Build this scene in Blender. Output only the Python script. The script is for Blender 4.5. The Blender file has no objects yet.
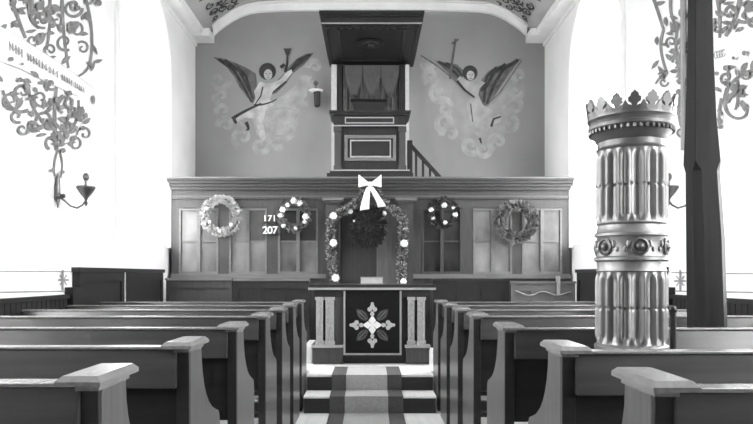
import bpy, bmesh, math, random
from mathutils import Vector, Matrix
random.seed(7); RJ = random.Random(3)
PI = math.pi
SC = bpy.context.scene
SKY, GROUND = 14.0, 5.5
COL = SC.collection
F, CX, HY, EYE = 674.0, 370.0, 275.0, 1.37      # focal length in pixels, vanishing point, eye height

def at(x, y, d):
    return Vector(((x - CX) / F * d, d, EYE - (y - HY) / F * d))
def X(x, d): return (x - CX) / F * d
def Z(y, d): return EYE - (y - HY) / F * d

# ------------------------------------------------------------------ materials
def mat(name, v, rough=0.6, var=0.15, scale=6.0, stretch=(1, 1, 1), metal=0.0, bump=0.0, coat=0.0, spec=0.5):
    m = bpy.data.materials.new(name); m.use_nodes = True
    nt = m.node_tree; b = nt.nodes['Principled BSDF']
    tc = nt.nodes.new('ShaderNodeTexCoord'); mp = nt.nodes.new('ShaderNodeMapping')
    mp.inputs['Scale'].default_value = stretch
    nz = nt.nodes.new('ShaderNodeTexNoise'); nz.inputs['Scale'].default_value = scale
    nz.inputs['Detail'].default_value = 6
    rp = nt.nodes.new('ShaderNodeValToRGB')
    lo, hi = v * (1 - var), min(1, v * (1 + var))
    rp.color_ramp.elements[0].position = 0.3; rp.color_ramp.elements[1].position = 0.7
    rp.color_ramp.elements[0].color = (lo, lo, lo, 1); rp.color_ramp.elements[1].color = (hi, hi, hi, 1)
    L = nt.links.new
    L(tc.outputs['Object'], mp.inputs['Vector']); L(mp.outputs['Vector'], nz.inputs['Vector'])
    L(nz.outputs['Fac'], rp.inputs['Fac']); L(rp.outputs['Color'], b.inputs['Base Color'])
    b.inputs['Roughness'].default_value = rough; b.inputs['Metallic'].default_value = metal
    b.inputs['Specular IOR Level'].default_value = spec
    if coat: b.inputs['Coat Weight'].default_value = coat; b.inputs['Coat Roughness'].default_value = 0.15
    if bump:
        bp = nt.nodes.new('ShaderNodeBump'); bp.inputs['Strength'].default_value = bump
        bp.inputs['Distance'].default_value = 0.01
        L(nz.outputs['Fac'], bp.inputs['Height']); L(bp.outputs['Normal'], b.inputs['Normal'])
    return m
def emit(name, s):
    m = bpy.data.materials.new(name); m.use_nodes = True; nt = m.node_tree
    b = nt.nodes['Principled BSDF']; b.inputs['Base Color'].default_value = (.8, .8, .8, 1)
    b.inputs['Emission Color'].default_value = (1, 1, 1, 1)
    nz = nt.nodes.new('ShaderNodeTexNoise'); nz.inputs['Scale'].default_value = 1.5
    mr = nt.nodes.new('ShaderNodeMapRange'); mr.inputs['To Min'].default_value = s * .9; mr.inputs['To Max'].default_value = s * 1.1
    nt.links.new(nz.outputs['Fac'], mr.inputs['Value']); nt.links.new(mr.outputs['Result'], b.inputs['Emission Strength'])
    return m
M = dict(
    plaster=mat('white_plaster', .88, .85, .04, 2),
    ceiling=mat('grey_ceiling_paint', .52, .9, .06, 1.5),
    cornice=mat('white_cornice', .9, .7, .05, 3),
    backwall=mat('shaded_wall_grey', .30, .9, .07, 1.3),  # grey put into the colour for the shade on the back wall
    floor=mat('pale_floor_boards', .86, .42, .08, 3, (6, .4, 1)),
    riser=mat('dark_riser_wood', .02, .7, .2, 5, (1, 8, 8)),
    runner=mat('runner_mid', .42, .95, .12, 40), runner_edge=mat('runner_dark', .09, .95, .15, 40),
    pew=mat('pew_varnish', .015, .33, .30, 5, (.6, 6, 6), bump=.12),
    pewback=mat('pew_back_varnish', .034, .28, .35, 4, (.5, 7, 7), bump=.06, coat=.35),
    pewend=mat('pew_end_varnish', .075, .32, .2, 5, (6, 6, .8), bump=.08),
    cap=mat('worn_glare_cap_wood', .17, .25, .15, 8, (6, .8, 6)),  # paler than the pews: worn tops plus glare put into the colour
    screen=mat('screen_oak', .054, .45, .2, 5, (6, 6, .7)),
    screenlt=mat('screen_moulding', .15, .45, .15, 5, (.7, 6, 6)),
    dark=mat('dark_oak', .02, .4, .25, 5, (6, 6, .7)),
    darker=mat('black_oak', .012, .5, .2, 5),
    light=mat('pale_wood', .34, .5, .15, 6, (6, 6, 1)),
    gilt=mat('pale_moulding', .36, .4, .1, 8),
    pil=mat('painted_pilaster', .40, .6, .3, 30, (3, 3, 1)),
    glass=mat('reflection_pane', .17, .10, .65, 1.4, (1.5, 1, 1)),  # strong blotches are reflections painted into the pane colour
    glassdk=mat('dim_pane', .045, .10, .6, 1.4, (1.5, 1, 1)),  # same painted reflections on a darker pane
    iron=mat("stove_iron", .21, .42, .12, 9, metal=.65), irondk=mat('stove_dark_iron', .12, .42, .2, 9, metal=.6),
    post=mat('post_wood', .012, .55, .35, 4, (6, 6, .5), spec=.15),
    cloth=mat('black_cloth', .010, .9, .2, 30, spec=.2), thread=mat('silver_thread', .48, .6, .15, 60), thread2=mat('grey_thread', .12, .7, .2, 60),
    curtain=mat('drape_cloth', .085, .9, .2, 10, (6, 6, 1)),
    leafdk=mat('dark_leaf', .045, .6, .5, 20), leafmd=mat('mid_leaf', .16, .6, .5, 20), leaflt=mat('frosted_leaf', .48, .7, .3, 20),
    blk=mat('black_needles', .012, .7, .5, 20),
    white=mat('white_paper', .88, .8, .04, 10), paper=mat('book_pages', .55, .7, .1, 20),
    inkd=mat('ceiling_paint_dark', .07, .9, .3, 8), ink=mat('wall_paint_dark', .21, .9, .3, 8), ink2=mat('wall_paint_grey', .28, .9, .25, 8), ribbon=mat('ribbon_paint', .86, .9, .04, 5),
    m_dark=mat('mural_dark', .045, .95, .4, 9), m_mid=mat('mural_mid', .12, .95, .4, 7), m_lt=mat('mural_light', .46, .95, .3, 6),
    m_cl=mat('mural_cloud', .36, .95, .22, 5), m_sh=mat('mural_shade', .325, .95, .14, 4), m_skin=mat('mural_skin', .42, .95, .1, 9),
    brass=mat('sconce_metal', .16, .35, .2, 12, metal=.7),
    nwood=mat('niche_wood', .055, .5, .2, 5, (6, 6, .7)), nwoodlt=mat('pale_niche_wood', .17, .5, .2, 5, (6, 6, .7)),
    front=mat('dark_unseen_rear_wall', .05, .8, .2, 3), deck=mat('pale_bounce_deck', .85, .8, .05, 3),
    pane=None, pipe=mat('pale_pipe', .32, .6, .05, 5), ink3=mat('wall_paint_pale', .5, .9, .1, 8),
)

def pane_mat():
    m = bpy.data.materials.new('clear_window_glass'); m.use_nodes = True; nt = m.node_tree
    for n in list(nt.nodes):
        if n.type != 'OUTPUT_MATERIAL': nt.nodes.remove(n)
    out = nt.nodes[0]; t = nt.nodes.new('ShaderNodeBsdfTransparent'); g = nt.nodes.new('ShaderNodeBsdfGlossy'); mx = nt.nodes.new('ShaderNodeMixShader')
    nz = nt.nodes.new('ShaderNodeTexNoise'); nz.inputs['Scale'].default_value = 3
    mr = nt.nodes.new('ShaderNodeMapRange'); mr.inputs['To Min'].default_value = .9; mr.inputs['To Max'].default_value = .98
    nt.links.new(nz.outputs['Fac'], mr.inputs['Value']); nt.links.new(mr.outputs['Result'], t.inputs['Color'])
    g.inputs['Roughness'].default_value = .05; mx.inputs['Fac'].default_value = .05
    nt.links.new(t.outputs[0], mx.inputs[1]); nt.links.new(g.outputs[0], mx.inputs[2]); nt.links.new(mx.outputs[0], out.inputs['Surface'])
    return m
M['pane'] = pane_mat()
# ------------------------------------------------------------------ mesh builder
class MB:
    def __init__(s): s.v = []; s.f = []
    def add(s, vs, fs):
        n = len(s.v); s.v += [tuple(v) for v in vs]; s.f += [tuple(i + n for i in f) for f in fs]; return s
    def box(s, x0, x1, y0, y1, z0, z1):              # every face a hair off its neighbours' planes
        j = lambda: RJ.uniform(0, .0005)
        x0, x1, y0, y1, z0, z1 = x0 + j(), x1 - j(), y0 + j(), y1 - j(), z0 + j(), z1 - j()
        vs = [(x, y, z) for x in (x0, x1) for y in (y0, y1) for z in (z0, z1)]
        return s.add(vs, [(0, 1, 3, 2), (4, 6, 7, 5), (0, 4, 5, 1), (2, 3, 7, 6), (0, 2, 6, 4), (1, 5, 7, 3)])
    def hexa(s, bot, top):
        return s.add(list(bot) + list(top), [(3, 2, 1, 0), (4, 5, 6, 7)] + [(i, (i + 1) % 4, 4 + (i + 1) % 4, 4 + i) for i in range(4)])
    def prism(s, poly, f0, f1):                      # poly 2-D, f0/f1 map a 2-D point to the two end planes
        n = len(poly)
        vs = [f0(*p) for p in poly] + [f1(*p) for p in poly]
        return s.add(vs, [tuple(range(n))[::-1], tuple(range(n, 2 * n))] + [(i, (i + 1) % n, n + (i + 1) % n, n + i) for i in range(n)])
    def lathe(s, prof, n=24, c=(0, 0, 0), rf=None):  # prof [(r, z)]
        vs = []; fs = []
        for (r, z) in prof:
            for k in range(n):
                a = 2 * PI * k / n; rr = r * (rf(a, z) if rf else 1)
                vs.append((c[0] + rr * math.cos(a), c[1] + rr * math.sin(a), c[2] + z))
        m = len(prof)
        for i in range(m - 1):
            for k in range(n):
                fs.append((i * n + k, i * n + (k + 1) % n, (i + 1) * n + (k + 1) % n, (i + 1) * n + k))
        fs.append(tuple(range(n))[::-1]); fs.append(tuple((m - 1) * n + k for k in range(n)))
        return s.add(vs, fs)
    def tube(s, pts, r, n=8):
        pts = [Vector(p) for p in pts]; vs = []; fs = []
        rs = r if isinstance(r, (list, tuple)) else [r] * len(pts)
        up = Vector((0.13, 0.31, 0.94)).normalized()
        for i, p in enumerate(pts):
            t = (pts[min(i + 1, len(pts) - 1)] - pts[max(i - 1, 0)]).normalized()
            a = t.cross(up)
            if a.length < .05: a = t.cross(Vector((1, 0, 0)))
            a.normalize(); b = t.cross(a)
            for k in range(n):
                q = 2 * PI * k / n; vs.append(p + (a * math.cos(q) + b * math.sin(q)) * rs[i])
        for i in range(len(pts) - 1):
            for k in range(n):
                fs.append((i * n + k, i * n + (k + 1) % n, (i + 1) * n + (k + 1) % n, (i + 1) * n + k))
        fs.append(tuple(range(n))[::-1]); fs.append(tuple((len(pts) - 1) * n + k for k in range(n)))
        return s.add(vs, fs)
    def ball(s, c, r, n=10, sq=(1, 1, 1)):
        vs = [(c[0], c[1], c[2] - r * sq[2])]; fs = []; m = n // 2
        for i in range(1, m):
            t = PI * i / m
            for k in range(n):
                a = 2 * PI * k / n
                vs.append((c[0] + r * sq[0] * math.sin(t) * math.cos(a), c[1] + r * sq[1] * math.sin(t) * math.sin(a), c[2] - r * sq[2] * math.cos(t)))
        vs.append((c[0], c[1], c[2] + r * sq[2])); e = len(vs) - 1
        for k in range(n):
            fs.append((0, 1 + (k + 1) % n, 1 + k)); fs.append((e, e - n + k, e - n + (k + 1) % n))
        for i in range(m - 2):
            for k in range(n):
                a = 1 + i * n
                fs.append((a + k, a + (k + 1) % n, a + n + (k + 1) % n, a + n + k))
        return s.add(vs, fs)
    def leaf(s, p, d, up, L, w):
        d = d.normalized(); a = d.cross(up)
        if a.length < .01: a = d.cross(Vector((.3, .5, .8)))
        a.normalize(); nrm = a.cross(d)
        return s.add([p, p + d * L * .5 + a * w + nrm * w * .4, p + d * L, p + d * L * .5 - a * w + nrm * w * .4, p + d * L * .5 - nrm * w * .15],
                     [(0, 4, 1), (1, 4, 2), (0, 3, 4), (3, 2, 4)])
    def build(s, name, m, parent=None, smooth=False, bevel=0.0, label=None):
        me = bpy.data.meshes.new(name); me.from_pydata(s.v, [], s.f)
        bm = bmesh.new(); bm.from_mesh(me); bmesh.ops.recalc_face_normals(bm, faces=bm.faces)
        bm.to_mesh(me); bm.free()
        me.materials.append(m)
        if smooth:
            for p in me.polygons: p.use_smooth = True
            try: me.set_sharp_from_angle(angle=math.radians(40))
            except Exception: pass
        o = bpy.data.objects.new(name, me); COL.objects.link(o)
        if bevel:
            b = o.modifiers.new('bevel', 'BEVEL'); b.width = bevel; b.segments = 2; b.limit_method = 'ANGLE'
        if parent: place(o, parent)
        if label: o['label'] = label
        return o
def world_loc(p):
    v = Vector(p.location)
    q = p.parent
    while q: v = v + q.location; q = q.parent
    return v
def place(o, parent):                                # geometry was written in world space (parents are never rotated or scaled)
    o.parent = parent
    w = world_loc(parent)
    if w.length > 1e-9:
        o.data.transform(Matrix.Translation(-w))
def tag(o, label, cat, group=None):
    o['label'] = label; o['category'] = cat
    if group: o['group'] = group
    return o
def thing(name, label, cat, loc=(0, 0, 0), group=None):
    o = bpy.data.objects.new(name, None); COL.objects.link(o); o.location = loc; o.empty_display_size = .1
    return tag(o, label, cat, group)
def struct(o): o['kind'] = 'structure'; return o
def kids(o): return [c for c in bpy.data.objects if c.parent == o]
def copy_tree(o, parent=None):
    c = o.copy(); COL.objects.link(c)
    if parent: c.parent = parent
    for ch in kids(o): copy_tree(ch, c)
    return c

# ================================================================== room shell
W = 2.85; YB = 11.0; YF = -3.6; ZW = 5.95; T = .40
wins_of = {-1: [(1.1, 2.0), (3.2, 4.85), (7.6, 9.45)], 1: [(.7, 2.3), (3.2, 4.85), (7.6, 9.45)]}; SILL = 1.80; SPR = 4.15; RISE = .95  # nearer windows lie out of view, added and sized to light the pews
def arch_z(y, a, b):
    t = (y - (a + b) / 2) / ((b - a) / 2); return SPR + RISE * math.sqrt(max(0, 1 - t * t))
def sill_of(a): return 1.80 if a > 6 else 1.21  # unseen windows get low sills so the pew boards catch their glare
def side_wall(s):
    mb = MB(); x0, x1 = (s * W, s * (W + T))
    def pr(poly): mb.prism(poly, lambda y, z: (x0, y, z), lambda y, z: (x1, y, z))
    edges = [YF - T] + [e for w in wins_of[s] for e in w] + [YB + T]
    for i in range(0, len(edges), 2):
        pr([(edges[i], 0), (edges[i + 1], 0), (edges[i + 1], ZW), (edges[i], ZW)])
    for (a, b) in wins_of[s]:
        SILL = sill_of(a)
        pr([(a, 0), (b, 0), (b, SILL), (a, SILL)])
        N = 28
        for k in range(N):
            ya = a + (b - a) * (.5 - .5 * math.cos(PI * k / N)); yb = a + (b - a) * (.5 - .5 * math.cos(PI * (k + 1) / N))
            pr([(ya, arch_z(ya, a, b)), (yb, arch_z(yb, a, b)), (yb, ZW), (ya, ZW)])
    return struct(mb.build('wall_left' if s < 0 else 'wall_right', M['plaster']))
side_wall(-1); side_wall(1)
wn = 0
for s in (-1, 1):
    for (a, b) in wins_of[s]:
        wn += 1; SILL = sill_of(a)
        x = s * (W + .30)
        N = 28
        ys = [a + (b - a) * (.5 - .5 * math.cos(PI * k / N)) for k in range(N + 1)]
        out = [(a, SILL), (b, SILL)] + [(y, arch_z(y, a, b)) for y in reversed(ys)]
        r = bpy.data.objects.new('window_%d' % wn, None); COL.objects.link(r); r.location = (x, (a + b) / 2, SILL)  # those with a <= 6 are the added windows out of view
        struct(r)
        MB().prism(out, lambda y, z: (x, y, z), lambda y, z: (x + s * .02, y, z)).build('pane', M['pane'], r)
        la = bpy.data.lights.new('window_portal', 'AREA'); la.shape = 'RECTANGLE'; la.size = SPR + RISE - SILL; la.size_y = b - a; la.cycles.is_portal = True
        lo = bpy.data.objects.new('window_portal', la); COL.objects.link(lo); lo.parent = r
        lo.location = (s * .06, 0, (SPR + RISE - SILL) / 2); lo.rotation_euler = (0, s * PI / 2, 0)
        fr = MB(); ci = (a + b) / 2
        ring = [(a + .03, SILL), (a + .03, SPR)] + [(ci + (y - ci) * .97, arch_z(y, a, b) - .03) for y in ys] + [(b - .03, SPR), (b - .03, SILL)]
        fr.tube([(x - s * .03, y, z) for y, z in ring], .035, 6)
        fr.box(x - .04, x + .03, a, b, SILL, SILL + .07)
        fr.build('window_frame', M['cornice'], r)
        mu = MB()
        for k in range(1, 4):
            y = a + (b - a) * k / 4; mu.box(x - .02, x + .02, y - .012, y + .012, SILL + .05, arch_z(y, a, b) - .02)
        for z in (1.9, 2.4, 3.0, 3.6, 4.15): mu.box(x - .02, x + .02, a + .03, b - .03, z - .012, z + .012)
        mu.build('window_bars', M['cornice'], r)
        # raised plaster moulding round the opening, on the room face of the wall
        hm = MB()
        ring2 = [(a - .05, SILL - .05), (a - .05, SPR)] + [(ci + (y - ci) * 1.055, SPR + (arch_z(y, a, b) - SPR) * 1.055) for y in ys] + [(b + .05, SPR), (b + .05, SILL - .05)]
        hm.tube([(s * (W - .005), y, z) for y, z in ring2], .05, 8)
        hm.build('window_moulding', M['cornice'], r, smooth=True)
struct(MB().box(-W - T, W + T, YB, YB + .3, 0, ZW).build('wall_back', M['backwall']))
struct(MB().box(-W - T, W + T, YF - .3, YF, 0, ZW).build('unseen_wall_front', M['front']))  # unseen wall, kept dark so surfaces facing the camera get less bounce
struct(MB().box(-W - T, W + T, YF - T, YB + .3, -.2, 0).build('floor', M['floor']))

# coved ceiling
pxarc = [(214, 36.5), (220, 31), (227, 26), (234, 21.3), (241, 17.7), (250, 14.6), (260, 13), (280, 12), (320, 11.4), (370, 11)]
arc = [(X(x, YB), Z(y, YB)) for x, y in pxarc]
CLIFT = .13
ccurve = [(-2.70, 5.24)] + [(x, z + CLIFT) for x, z in arc[:-1]]
full = ccurve + [(-x, z) for x, z in reversed(ccurve)]
mb = MB(); n = len(full); vs = []; fs = []
for yy in (YF - T, YB + .3):
    vs += [(x, yy, z) for x, z in full] + [(x, yy, 6.2) for x, z in full]
m2 = 2 * n
for i in range(n - 1):
    fs += [(i, i + 1, m2 + i + 1, m2 + i), (n + i + 1, n + i, m2 + n + i, m2 + n + i + 1), (i, n + i, n + i + 1, i + 1), (m2 + i, m2 + i + 1, m2 + n + i + 1, m2 + n + i)]
fs += [(0, m2, m2 + n, n), (n - 1, 2 * n - 1, m2 + 2 * n - 1, m2 + n - 1)]
mb.add(vs, fs); struct(mb.build('ceiling', M['ceiling'], smooth=True))
# side cornices
for k, s in enumerate((-1, 1)):
    mb = MB()
    prof = [(W, 5.10), (W - .03, 5.10), (W - .03, 5.15), (W - .20, 5.17), (W - .20, 5.22), (W - .22, 5.24), (W - .22, 5.27), (W, 5.34)]
    mb.prism([(s * x, z) for x, z in prof], lambda x, z: (x, YF, z), lambda x, z: (x, YB, z))
    struct(mb.build('trim_%d' % (k + 1), M['cornice']))
# arched rib against the back wall, on two impost blocks
half = arc; allarc = half + [(-x, z) for x, z in reversed(half[:-1])]
mb = MB(); vs = []; fs = []; n = len(allarc)
def grow(p, k):
    x, z = p; return (x * (1 - .0 * k), z + k)
lay = [(0, YB), (0, YB - .07), (.10, YB - .10), (.11, YB - .14), (.17, YB - .14)]
for (k, yy) in lay: vs += [(grow(p, k)[0], yy, grow(p, k)[1]) for p in allarc]
for j in range(len(lay) - 1):
    for i in range(n - 1): fs.append((j * n + i, j * n + i + 1, (j + 1) * n + i + 1, (j + 1) * n + i))
mb.add(vs, fs)
for s in (-1, 1):
    xa, xb = sorted((s * W, s * 2.54)); mb.box(xa, xb, YB - .36, YB, 5.15, 5.27)
struct(mb.build('trim_3', M['cornice'], smooth=True))
# beadboard dado on both side walls
for k, s in enumerate((-1, 1)):
    mb = MB(); y = YF
    while y < 6.2:
        xa, xb = sorted((s * W, s * (W - .035))); mb.box(xa, xb, y, y + .075, 0, 1.15); y += .083
    xa, xb = sorted((s * W, s * (W - .022))); mb.box(xa, xb, YF, 6.28, 0, 1.14)
    xa, xb = sorted((s * W, s * (W - .055))); mb.box(xa, xb, YF, 6.28, 1.15, 1.19)
    struct(mb.build('trim_%d' % (4 + k), M['dark']))

# ------------------------------------------------------------------ chancel platform, step and runner
pl = MB().box(-2.74, 2.74, 7.42, YB, .0, .32).box(-.665, .665, 7.07, 7.43, 0, .32)
p = struct(pl.build('chancel_platform', M['floor'])); 
struct(MB().box(-.66, .66, 7.055, 7.07, .0, .30).build('riser', M['riser'], p))
del p['kind']; p['kind'] = 'structure'
st = MB().box(-.66, .66, 6.69, 7.05, 0, .164).build('chancel_step', M['floor']); struct(st)
struct(MB().box(-.655, .655, 6.675, 6.69, 0, .145).build('riser', M['riser'], st))
def runner_strip(x0, x1, m, name, par):
    mb = MB(); t = .006
    path = [(-3.4, 0), (6.66, 0), (6.66, .164), (7.045, .164), (7.045, .32), (7.62, .32)]
    mb.box(x0, x1, -3.4, 6.668, 0, t)
    mb.box(x0, x1, 6.668, 6.675, 0, .164 + t)
    mb.box(x0, x1, 6.668, 7.047, .164, .164 + t)
    mb.box(x0, x1, 7.046, 7.054, .164, .32 + t)
    mb.box(x0, x1, 7.046, 7.70, .32, .32 + t)
    return mb.build(name, m, par)
rn = thing('carpet_runner', 'pale carpet runner with dark borders along the aisle and up the chancel steps', 'carpet', (0, 3, 0))
runner_strip(-.25, .18, M['runner'], 'runner_field', rn)
runner_strip(-.40, -.25, M['runner_edge'], 'border_band', rn); runner_strip(.18, .33, M['runner_edge'], 'border_band', rn)

# ================================================================== pews
def pew(s):
    # local frame: aisle face of the end panel at x=0, back at y=0, extends outward (s)
    def bx(mb, x0, x1, y0, y1, z0, z1):
        a, b = sorted((s * x0, s * x1)); return mb.box(a, b, y0, y1, z0, z1)
    r = thing('pew', 'pew', 'pew')
    prof = [(.022, 0), (.022, 1.085), (.195, 1.085), (.20, 1.02), (.215, .97), (.24, .92), (.275, .875), (.32, .835), (.38, .80), (.45, .775), (.50, .76), (.52, .74), (.53, .70), (.53, 0)]
    e = MB(); e.prism(prof, lambda y, z: (0, y, z), lambda y, z: (s * .045, y, z)); eo = e.build('end_panel', M['pewend'], r, bevel=.004)
    MB_ = MB(); bx(MB_, 0, .048, 0, .022, 0, 1.085); MB_.build('shade_strip', M['pew'], r, bevel=.003, label='dark upright strip standing in for shade on the rear edge of the end panel')  # added strip, its darker colour stands in for shade on the near edge
    c = MB(); bx(c, -.004, .056, -.008, .208, 1.078, 1.093)
    zb, zt = 1.092, 1.117
    q0 = [(s * -.016, -.03), (s * .098, -.03), (s * .098, .25), (s * -.016, .25)]
    q1 = [(s * -.004, -.012), (s * .086, -.012), (s * .086, .235), (s * -.004, .235)]
    c.hexa([(x, y, zb) for x, y in q0], [(x, y, zb + .012) for x, y in q0])
    c.hexa([(x, y, zb + .012) for x, y in q0], [(x, y, zt) for x, y in q1])
    c.build('end_cap', M['cap'], eo)
    L = 2.05
    b = MB(); bx(b, .045, L - .04, .03, .05, .62, .96)
    for k in range(4):
        x = .045 + (L - .165) * k / 3; bx(b, x, x + .08, .022, .03, .62, .96)
    b.build('backrest', M['pew'], r)
    t = MB()
    t.hexa([(s * .045, -.032, .945), (s * (L - .04), -.032, .945), (s * (L - .04), .05, .945), (s * .045, .05, .945)], [(s * .045, -.005, 1.088), (s * (L - .04), -.005, 1.088), (s * (L - .04), .05, 1.088), (s * .045, .05, 1.088)])
    t.build('top_board', M['pewback'], r, bevel=.003)
    t = MB(); bx(t, .06, L - .03, -.014, .06, 1.088, 1.10); t.build('top_rail', M['cap'], r, bevel=.004)
    lr = MB(); bx(lr, .045, L - .04, .015, .05, .47, .53); lr.build('lower_rail', M['pew'], r)
    st_ = MB(); bx(st_, .045, L - .04, .05, .50, .42, .45); bx(st_, .045, L - .04, .46, .485, .36, .42); st_.build('seat', M['pew'], r, bevel=.004)
    w = MB(); w.prism(prof, lambda y, z: (s * (L - .045), y, z), lambda y, z: (s * L, y, z)); w.build('end_panel', M['pew'], r)
    return r
ordn = ['seventh', 'sixth', 'fifth', 'fourth', 'third', 'second', 'frontmost']
look = {
 (-1, 0): 'dark wooden pew left of the aisle, nearest the camera, pale cap at the lower left',
 (1, 0): 'dark wooden pew right of the aisle, nearest the camera, cap at the lower right',
 (-1, 6): 'dark wooden pew left of the aisle, farthest away beside the chancel steps',
 (1, 6): 'dark wooden pew right of the aisle, farthest away beside the chancel steps',
 (1, 1): 'dark wooden pew right of the aisle, directly in front of the iron column stove',
 (1, 2): 'dark wooden pew right of the aisle, directly behind the iron column stove',
 (1, 3): 'dark wooden pew right of the aisle, directly behind the tall dark post',
}
rows = {-1: [1.70, 2.55, 3.46, 4.42, 5.25, 6.02, 6.76], 1: [1.62, 2.40, 3.42, 4.45, 5.25, 6.02, 6.78]}
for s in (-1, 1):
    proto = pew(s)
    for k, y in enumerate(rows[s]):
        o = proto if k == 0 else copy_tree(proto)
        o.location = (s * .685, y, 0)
        side = 'left' if s < 0 else 'right'
        nth = ['nearest', 'second', 'third', 'fourth', 'fifth', 'sixth', 'farthest'][k]
        o['label'] = look.get((s, k), 'dark wooden pew on the %s of the aisle, %s row counted from the camera' % (side, nth))
        o['group'] = 'pews on the %s of the aisle' % side

# ================================================================== column stove
sx, sy = X(631, 3.16), 3.16
def zz(y): return Z(y, 3.16)
stv = thing('column_stove', 'tall round cast-iron column stove with fluted sides and leafy crown among the right pews', 'stove', (sx, sy, 0))
R = .153
MB().lathe([(.185, 0), (.185, .07), (.17, .10), (.17, .16), (.16, .2), (.155, .95), (.16, 1.0), (.165, 1.03), (.165, zz(345)), (R, zz(343))], 40, (sx, sy, 0)).build('base', M['iron'], stv, smooth=True)
def flute(za, zb_):
    def rf(a, z):
        e = min(1, max(0, min(z - za, zb_ - z) / .035))
        w = math.cos(a * 18); near = max(0, 1 - min(z - za, zb_ - z) / .16)
        d = .12 * (max(0, w) ** .6) * e
        d2 = .06 * (0.5 + .5 * math.cos(a * 36)) * (1 if 0 < near < .92 else 0)
        return 1.0 - d + d2 * e
    return rf
for (ya, yb) in ((343, 272), (223, 152)):
    za, zb_ = zz(ya), zz(yb); pr = [(R, za + (zb_ - za) * k / 40) for k in range(41)]
    MB().lathe(pr, 252, (sx, sy, 0), flute(za, zb_)).build('fluted_drum', M['iron'], stv, smooth=True)
mb = MB()
prof = [(R, zz(272)), (.157, zz(271)), (.150, zz(268)), (.153, zz(262)), (.165, zz(260.5)), (.165, zz(258)), (.156, zz(257)), (.153, zz(256)), (.153, zz(239)), (.157, zz(237)), (.165, zz(236.5)), (.165, zz(234)), (.155, zz(232)), (.150, zz(226)), (.156, zz(224)), (R, zz(223))]
mb.lathe(prof, 56, (sx, sy, 0)).build('middle_band', M['iron'], stv, smooth=True)
for k in range(6):
    a = -PI / 2 - .12 + k * PI / 3; zc = zz(247.5)
    ra = Vector((math.cos(a), math.sin(a), 0)); tb = Vector((-math.sin(a), math.cos(a), 0))
    mb = MB(); N = 18; vs = []; fs = []
    pf = [(.040, 0), (.040, .010), (.032, .014), (.028, .006), (.022, .006), (.016, .018), (.008, .024), (.001, .025)]
    for (rr, h) in pf:
        for j in range(N):
            q = 2 * PI * j / N
            vs.append(Vector((sx, sy, zc)) + ra * (.149 + h) + tb * rr * math.cos(q) + Vector((0, 0, rr * math.sin(q))))
    for i in range(len(pf) - 1):
        for j in range(N): fs.append((i * N + j, i * N + (j + 1) % N, (i + 1) * N + (j + 1) % N, (i + 1) * N + j))
    mb.add(vs, fs).build('medallion', M['irondk'], stv, smooth=True)
    # small leaf scroll between medallions
    mb = MB()
    for q0 in (.30, .74):
        for e in (-.10, 0, .10):
            q = a + q0 + e; mb.ball((sx + .152 * math.cos(q), sy + .152 * math.sin(q), zc + .012 * math.cos(e * 30)), .011 if e else .014, 8, (.8, .8, 1.3))
    mb.build('rosette', M['iron'], stv, smooth=True)
mb = MB()
prof = [(R, zz(152)), (.158, zz(150)), (.150, zz(148.5)), (.150, zz(143)), (.158, zz(141.5)), (.162, zz(139.5)), (.176, zz(136)), (.186, zz(131.5)), (.192, zz(130)), (.192, zz(127)), (.186, zz(126)), (.190, zz(122)), (.196, zz(121)), (.196, zz(119)), (.18, zz(118)), (.10, zz(117.5)), (.02, zz(117))]
mb.lathe(prof, 56, (sx, sy, 0)).build('crown_cornice', M['irondk'], stv, smooth=True)
mb = MB()
for k in range(44):
    a = 2 * PI * k / 44; mb.ball((sx + .185 * math.cos(a), sy + .185 * math.sin(a), zz(133)), .009, 6, (1, 1, 1.5))
mb.build('bead_ring', M['irondk'], stv, smooth=True)
for k in range(32):
    a = -PI / 2 + .1 + 2 * PI * k / 32; big = k % 2 == 0
    ra = Vector((math.cos(a), math.sin(a), 0)); tb = Vector((-math.sin(a), math.cos(a), 0)); c = Vector((sx, sy, zz(119.5))) + ra * .182
    sh = [(-.016, 0), (-.024, .008), (-.030, .022), (-.020, .026), (-.010, .020), (-.014, .034), (-.026, .042), (-.027, .056), (-.018, .062), (-.015, .074), (-.006, .080), (0, .088), (.006, .080), (.015, .074), (.018, .062), (.027, .056), (.026, .042), (.014, .034), (.010, .020), (.020, .026), (.030, .022), (.024, .008), (.016, 0)] if big else \
         [(-.016, 0), (-.018, .020), (-.010, .030), (0, .048), (.010, .030), (.018, .020), (.016, 0)]
    mb = MB(); mb.prism(sh, lambda u, v: c + tb * u + Vector((0, 0, v)) - ra * .006 + ra * v * .15, lambda u, v: c + tb * u + Vector((0, 0, v)) + ra * .010 + ra * v * .15)
    mb.build('crown_leaf', M['irondk'], stv)
# poker / damper rod
pk = MB(); px_, py_ = X(674, 3.30), 3.30
pk.tube([(px_, py_, .0), (px_ - .004, py_, 1.16), (px_ - .006, py_, 1.19)], [.014, .014, .018], 8); pk.ball((px_ - .006, py_, 1.20), .022, 8)
tag(pk.build('stove_poker', M['darker'], smooth=True), 'dark iron poker standing upright just right of the column stove', 'poker')

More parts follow.
